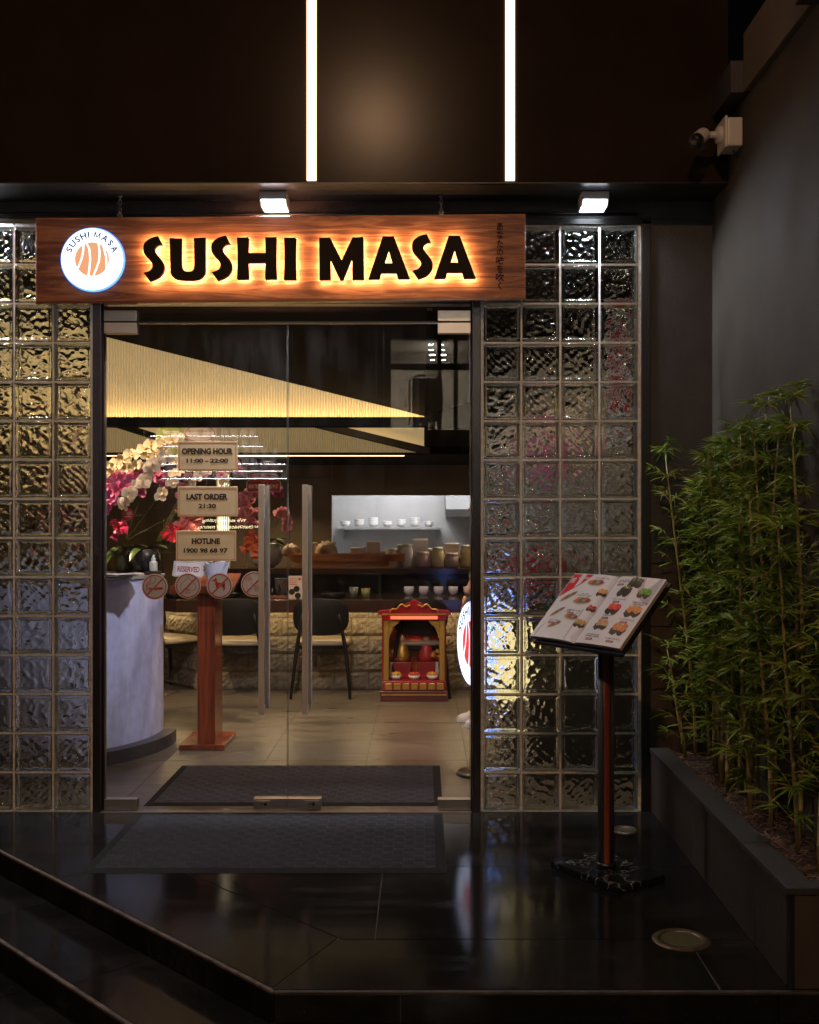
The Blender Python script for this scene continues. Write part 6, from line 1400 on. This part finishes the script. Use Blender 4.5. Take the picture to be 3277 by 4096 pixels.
MB().ball(P(0, -.115, 1.555), .014, 6, (.8, 1, 1.3)).build('nose', M_SKIN, pe, True); MB().ball(P(0, -.10, 1.515), .018, 6, (1.2, .5, .4)).build('mouth', mat('lips', (.35, .10, .09), .5), pe, True)
M_SNK = mat('white sneaker', (.50, .45, .42), .6)
for s, dy in ((-1, -.02), (1, .0)):
    x = s * .105; m = MB(); rows = []
    for f, wd, h in ((-.115, .030, .075), (-.09, .042, .088), (-.03, .045, .085), (.04, .048, .066), (.10, .048, .046), (.145, .036, .034), (.165, .014, .020)):
        rows.append([Vector((pxp + x + wd * math.cos(a), pyp + dy - f, .018 + max(0, math.sin(a)) * h)) for a in [math.pi * i / 8 for i in range(9)]])
    m.add([p for r_ in rows for p in r_], [(j * 9 + i, j * 9 + i + 1, (j + 1) * 9 + i + 1, (j + 1) * 9 + i) for j in range(6) for i in range(8)]); m.build('sneaker', M_SNK, pe, True)
    m = MB(); m.prism([(x + .05 * math.copysign(abs(math.cos(a)) ** .7, math.cos(a)), dy - .025 - .145 * math.copysign(abs(math.sin(a)) ** .8, math.sin(a))) for a in [2 * math.pi * i / 24 for i in range(24)]], lambda a, b_: (pxp + a, pyp + b_, .001), lambda a, b_: (pxp + a, pyp + b_, .024)); m.build('sole', mat('white sole', (.6, .57, .55), .6), pe)
    for k in range(4): MB().tube([(pxp + x - .026, pyp + dy - .01 - .022 * k, .090 - .008 * k), (pxp + x, pyp + dy - .015 - .022 * k, .101 - .009 * k), (pxp + x + .026, pyp + dy - .01 - .022 * k, .090 - .008 * k)], .004, 5).build('lace', M_WHITE, pe)

pe.rotation_euler = (0, 0, R(-82))
# orchids and lace covered table behind the blocks near the planter
tb_ = thing('console_cabinet', 'dark console cabinet behind the glass blocks holding an orchid pot', 'cabinet', (.95, .85, 0))
MB().box((.56, .62, .97), (1.42, 1.12, .99)).build('table_top', M_BLACK, tb_)
for k in range(2): MB().box((.57 + .425 * k, .622, .05), (.99 + .425 * k, .64, .965)).build('door', mat('near black cabinet', (.07, .06, .052), .4), tb_)
MB().box((.57, .641, .0), (1.41, 1.11, .969)).build('carcass', MATS['near black cabinet'], tb_)
fl = thing('lantern', 'warm glowing paper lantern standing behind the lowest sign side glass blocks', 'lamp', (.47, .42, 0))
MB().lathe([(.05, .52), (.075, .56), (.08, .74), (.075, .92), (.05, .96)], (.47, .42, 0), 20).build('shade', emat('lantern paper', (1, .76, .36), 1.15), fl, True)
MB().lathe([(.0001, .0), (.07, .0), (.07, .02), (.012, .03), (.012, .519), (.05, .5195)], (.47, .42, .001), 16).build('stand', M_BLACK, fl, True)
MB().lathe([(.0505, .961), (.02, .985), (.0001, .985)], (.47, .42, 0), 16).build('cap', M_BLACK, fl, True)
lc_ = thing('lace_cloth', 'pale lace cloth hanging over the console behind the blocks', 'cloth', (1.1, .60, .9)); m = MB()
for i in range(14):
    for j in range(16): m.box((.86 + .033 * i, .594, .78 + .013 * j), (.86 + .033 * i + .02, .598, .78 + .013 * j + .008))
for i in range(29): m.box((.86 + .0165 * i - .002, .595, .78), (.86 + .0165 * i + .002, .597, .99))
tag(m.build('lace', mat('white lace', (.62, .60, .58), .8), lc_), kind='stuff')
op = thing('orchid_pot', 'white pot of white and magenta orchids behind the glass blocks above the menu book', 'potted orchid', (.72, .84, .9905))
MB().lathe([(.0001, 0), (.09, 0), (.13, .08), (.15, .2), (.13, .26), (.0001, .24)], (.72, .84, .991), 24).build('pot', mat('pale glazed pot', (.42, .40, .38), .3), op, True)
for pts, kind, n, stt in (([(.72, .84, 1.2), (.70, .80, 1.6), (.66, .74, 1.98), (.55, .70, 2.02), (.46, .68, 1.92), (.42, .66, 1.80)], 'white', 12, .35), ([(.72, .84, 1.2), (.74, .80, 1.7), (.78, .74, 2.02), (.86, .70, 2.0), (.93, .68, 1.88)], 'white', 10, .45),
                     ([(.72, .84, 1.2), (.70, .80, 1.6), (.74, .72, 1.90), (.68, .68, 1.86), (.60, .66, 1.78)], 'magenta', 12, .5), ([(.72, .84, 1.2), (.75, .80, 1.6), (.78, .72, 1.88), (.74, .68, 1.80)], 'magenta', 10, .5)):
    spray(op, pts, kind, n, 1.15, stt)
for a, L, dr in ((200, .3, .4), (250, .3, .7), (300, .3, .5), (340, .3, .4), (20, .3, .4)): strap_leaf(op, (.72, .84, 1.25), (math.cos(R(a)), math.sin(R(a)), .7), L, .09, dr)
bow('bright red ribbon bow on the pot behind the glass blocks', (.62, .66, 1.22), M_RIB, .14, seed=21)
scr = thing('added_slats', 'added taupe slats behind the orchid pot, greying the view through the glass blocks', 'screen', (1.02, 1.22, .992), None, 'thing')  # made-up backdrop, lifts the grey tone refracted through the blocks
for k in range(12): MB().box((.50 + .09 * k, 1.20, .992), (.545 + .09 * k, 1.23, 2.45)).build('slat', mat('taupe slat', (.16, .145, .13), .6, vary=.2, vscale=6), scr, bevel=.003)
for z in (.992, 2.45): MB().box((.49, 1.195, z), (1.55, 1.235, z + .03)).build('rail', M_BLACK, scr)
gp = thing('hanging_poster', 'red and white poster hanging inside near the pillar side blocks', 'poster', (1.02, .5, 2.5))
MB().box((1.00, .45, 1.95), (1.16, .456, 2.66)).build('sheet', M_WHITE, gp); MB().box((1.03, .4475, 2.05), (1.12, .4495, 2.30)).build('print', M_RED, gp); MB().box((1.03, .4475, 2.36), (1.13, .4495, 2.58)).build('print', M_RED, gp)
MB().tube([(1.08, .453, 2.66), (1.08, .453, 2.998)], .002, 5).build('string', M_BLACK, gp)

# ================================================================== street side: shop opposite, seen only as a reflection in the door glass
def V(x, y, d=17.5): p = W(x, y, d); return Vector((p.x, -p.y, p.z))       # mirror image position in the door plane
os_ = thing('opposite_shop', 'shop across the street mirrored in the door glass', 'shop', (0, -12, 0), None, 'thing')
M_OSW = mat('opposite shop render', (.04, .034, .03), .8); M_OSI = mat('opposite shop interior', (.40, .36, .31), .7)
a, b_ = V(815, 712), V(1020, 905); aL, bL = V(300, 900), V(606, 1180)
# facade pieces around the two openings
for p, q in (((-9, -12.2, a.z), (9, -12, 9)), ((-9, -12.2, aL.z), (a.x, -12, a.z)), ((b_.x, -12.2, b_.z), (9, -12, a.z)), ((bL.x, -12.2, b_.z - .6), (a.x - .002, -12, aL.z)), ((-9, -12.2, 0), (aL.x, -12, aL.z)), ((bL.x, -12.2, -.3), (9, -12, b_.z - .6)), ((a.x, -12.2, b_.z - .6), (9, -12, b_.z))):
    MB().box((p[0], p[1], min(p[2], q[2])), (q[0], q[1], max(p[2], q[2]))).build('facade_panel', M_OSW, os_)
MB().box((a.x - .3, -14.5, b_.z - .3), (b_.x + .3, -14.4, a.z + .5)).build('upper_back_wall', M_OSI, os_); MB().box((a.x - .3, -14.4, a.z + .15), (b_.x + .3, -12.2, a.z + .25)).build('upper_ceiling', M_OSI, os_)
MB().box((a.x - .3, -14.4, b_.z - .25), (b_.x + .3, -12.2, b_.z - .15)).build('upper_floor', M_OSI, os_); MB().box((a.x - .4, -14.4, b_.z), (a.x - .3, -12.2, a.z + .2)).build('side_wall', M_OSI, os_)
for xx in (818, 925.5, 960, 996): p = V(xx, 800); MB().box((p.x - .035, -12.15, b_.z), (p.x + .035, -12.05, a.z)).build('window_mullion', M_BLACK, os_)
p = V(850, 770); MB().box((a.x, -12.16, p.z - .05), (b_.x, -12.06, p.z + .05)).build('window_transom', M_BLACK, os_)
M_SPOT = emat('opposite shop spot', (1, .95, .82), 130)
for r_ in range(6):
    for cxx in (905, 928):
        p = V(cxx + r_ * 1.5, 720 + r_ * 7.5, 19); MB().lathe([(.0001, 0), (.05, 0)], (p.x, -13.2 - r_ * .18, p.z), 12).build('spot_lens', M_SPOT, os_)
for k in range(4):
    L = bpy.data.lights.new('shop_spot_light', 'AREA'); L.shape = 'DISK'; L.size = .1; L.energy = 130; L.color = (1, .92, .78)
    p = V(905 + 23 * (k % 2) + 6 * (k // 2), 720 + 22 * (k // 2), 19); lo = bpy.data.objects.new('shop_spot_light', L); C.objects.link(lo); lo.parent = os_
    lo.location = Vector((p.x, -13.15 - .54 * (k // 2), p.z - .01)) - Vector((0, -12, 0))
rail = thing('clothes_rail', 'clothes rail with hanging garments in the shop opposite', 'clothes rail', (0, -13, 3))
p0, p1 = V(862, 792, 18.6), V(930, 792, 18.6); q0 = V(862, 890, 18.6)
MB().tube([(p0.x, -13, q0.z), (p0.x, -13, p0.z - .1), (p0.x + .12, -13, p0.z), (p1.x - .12, -13, p0.z), (p1.x, -13, p0.z - .1), (p1.x, -13, q0.z)], .02, 8).build('rail', M_STEEL, rail, True)
n = 12
for k in range(n):
    x = p0.x + .08 + (p1.x - p0.x - .14) * k / (n - 1); col = ((.03, .03, .03), (.35, .33, .30), (.4, .38, .36), (.02, .03, .05), (.03, .05, .06), (.02, .02, .02))[k % 6]
    MB().box((x - .025, -13.25, p0.z - RND.uniform(.75, 1.05)), (x + .02, -12.8, p0.z - .06)).build('garment', mat('garment%d' % (k % 6), col, .8), rail, bevel=.02)
# lit shelving with white goods
M_SHL = emat('shelf light strip', (1, .90, .88), 55); M_GOODS = mat('white goods', (.8, .75, .74), .6)
wall_ = MB().box((aL.x, -13.0, -.3), (bL.x + .5, -12.9, aL.z + .3)).build('shelf_back_wall', mat('shelf back', (.22, .20, .19), .7), os_)
MB().box((bL.x + .4, -12.9, -.3), (bL.x + .5, -12.2, aL.z + .3)).build('shelf_side_wall', M_OSW, os_)
for k, (y, x0, x1) in enumerate(((915, 305, 535), (937, 330, 545), (958, 333, 598), (975, 330, 594), (990, 330, 588), (1006, 330, 602))):
    p, q = V(x0, y), V(x1, y); MB().box((p.x, -12.55, p.z - .03), (q.x, -12.2, p.z - .008)).build('shelf_board', M_GOODS, os_); MB().box((p.x, -12.345, p.z - .006), (q.x, -12.31, p.z + .004)).build('shelf_light', M_SHL, os_)
    nn = int((q.x - p.x) / .16); mb = MB()
    for i in range(nn): mb.lathe([(.0001, .02), (.05, .02), (.066, .05), (.05, .12), (.03, .15), (.0001, .15)], (p.x + .08 + .16 * i + RND.uniform(-.02, .02), -12.45, p.z - .004), 10)
    tag(mb.build('displayed_goods', M_GOODS, os_, True), kind='stuff')
for y in range(1020, 1170, 16):
    p, q = V(315, y), V(357, y); MB().box((p.x, -12.5, p.z - .015), (q.x, -12.2, p.z)).build('shelf_board', M_GOODS, os_); mb = MB()
    for i in range(2): mb.lathe([(.0001, .01), (.055, .01), (.07, .03), (.04, .09), (.0001, .10)], (p.x + .09 + .15 * i, -12.35, p.z), 10)
    tag(mb.build('displayed_goods', M_GOODS, os_, True), kind='stuff')
L = bpy.data.lights.new('shop_shelf_light', 'AREA'); L.shape = 'RECTANGLE'; L.size = 2; L.size_y = .4; L.energy = 60; L.color = (1, .9, .8)
lo = bpy.data.objects.new('shop_shelf_light', L); C.objects.link(lo); lo.parent = os_; lo.location = ((aL.x + bL.x) / 2, 0.25 - .3, aL.z - .02); lo.rotation_euler = (R(-25), 0, 0)
# its lit lettering
sl = thing('shop_lettering', 'glowing pale yellow slogan on the shop opposite', 'sign', (-3, -12, 1.4))
m = MB()
for tx, x0, x1, y0, y1 in (('We sell everything', 425, 518, 1092, 1101), ('business and more...', 410, 531, 1105, 1113), ('We', 543, 562, 1092, 1101), ('for you', 534, 562, 1105, 1113)):
    lettering(m, tx, lambda u, v: Vector((V(x1 + (x0 - x1) * u, 0).x, -11.985, V(0, y1 + (y0 - y1) * v).z)), .03)
m.build('lettering', emat('slogan light', (1, .88, .50), 13), sl); p, q = V(400, 1080), V(565, 1120)
MB().box((p.x, -11.995, q.z), (q.x, -11.988, p.z)).build('backing', M_OSW, sl)
# lit roller shutter upstairs across the street (mirrored in the fascia)
rsz = thing('roller_shutter', 'warm lit roller shutter high on the building opposite', 'shutter', (-.8, -12, 7.2))
for k in range(16): MB().box((-1.3, -11.99, 6.95 + .1 * k), (-.15, -11.95, 7.035 + .1 * k)).build('slat', mat('shutter slat', (.45, .36, .26), .5), rsz)
L = bpy.data.lights.new('shutter_lamp', 'AREA'); L.size = .3; L.energy = 110; L.color = (1, .58, .28)
lo = bpy.data.objects.new('shutter_lamp', L); C.objects.link(lo); lo.parent = rsz; lo.location = (0, .75, 1.9); lo.rotation_euler = (R(-25), 0, 0)
# street lamp on this side of the road (mirrored as the warm glow in the fascia)
sl_ = thing('street_lamp', 'street lamp with a warm head standing by the road', 'street lamp', (-.6, -9.6, -.32))
MB().tube([(-.6, -9.6, -.32), (-.6, -9.6, 6.0), (-.6, -9.4, 6.35), (-.6, -8.5, 6.45)], [.07, .05, .045, .04], 12).build('pole', M_BLACK, sl_, True)
MB().box((-.75, -8.6, 6.42), (-.41, -8.1, 6.52)).build('lamp_head', M_BLACK, sl_, bevel=.02)
L = bpy.data.lights.new('street_lamp_light', 'AREA'); L.shape = 'DISK'; L.size = .32; L.energy = STREET_W; L.color = (1, .57, .31); L.spread = R(170)
lo = bpy.data.objects.new('street_lamp_light', L); C.objects.link(lo); lo.parent = sl_; lo.location = Vector((-.58, -8.3, 6.40)) - Vector((-.6, -9.6, -.32)); lo.rotation_euler = (R(48), 0, 0)
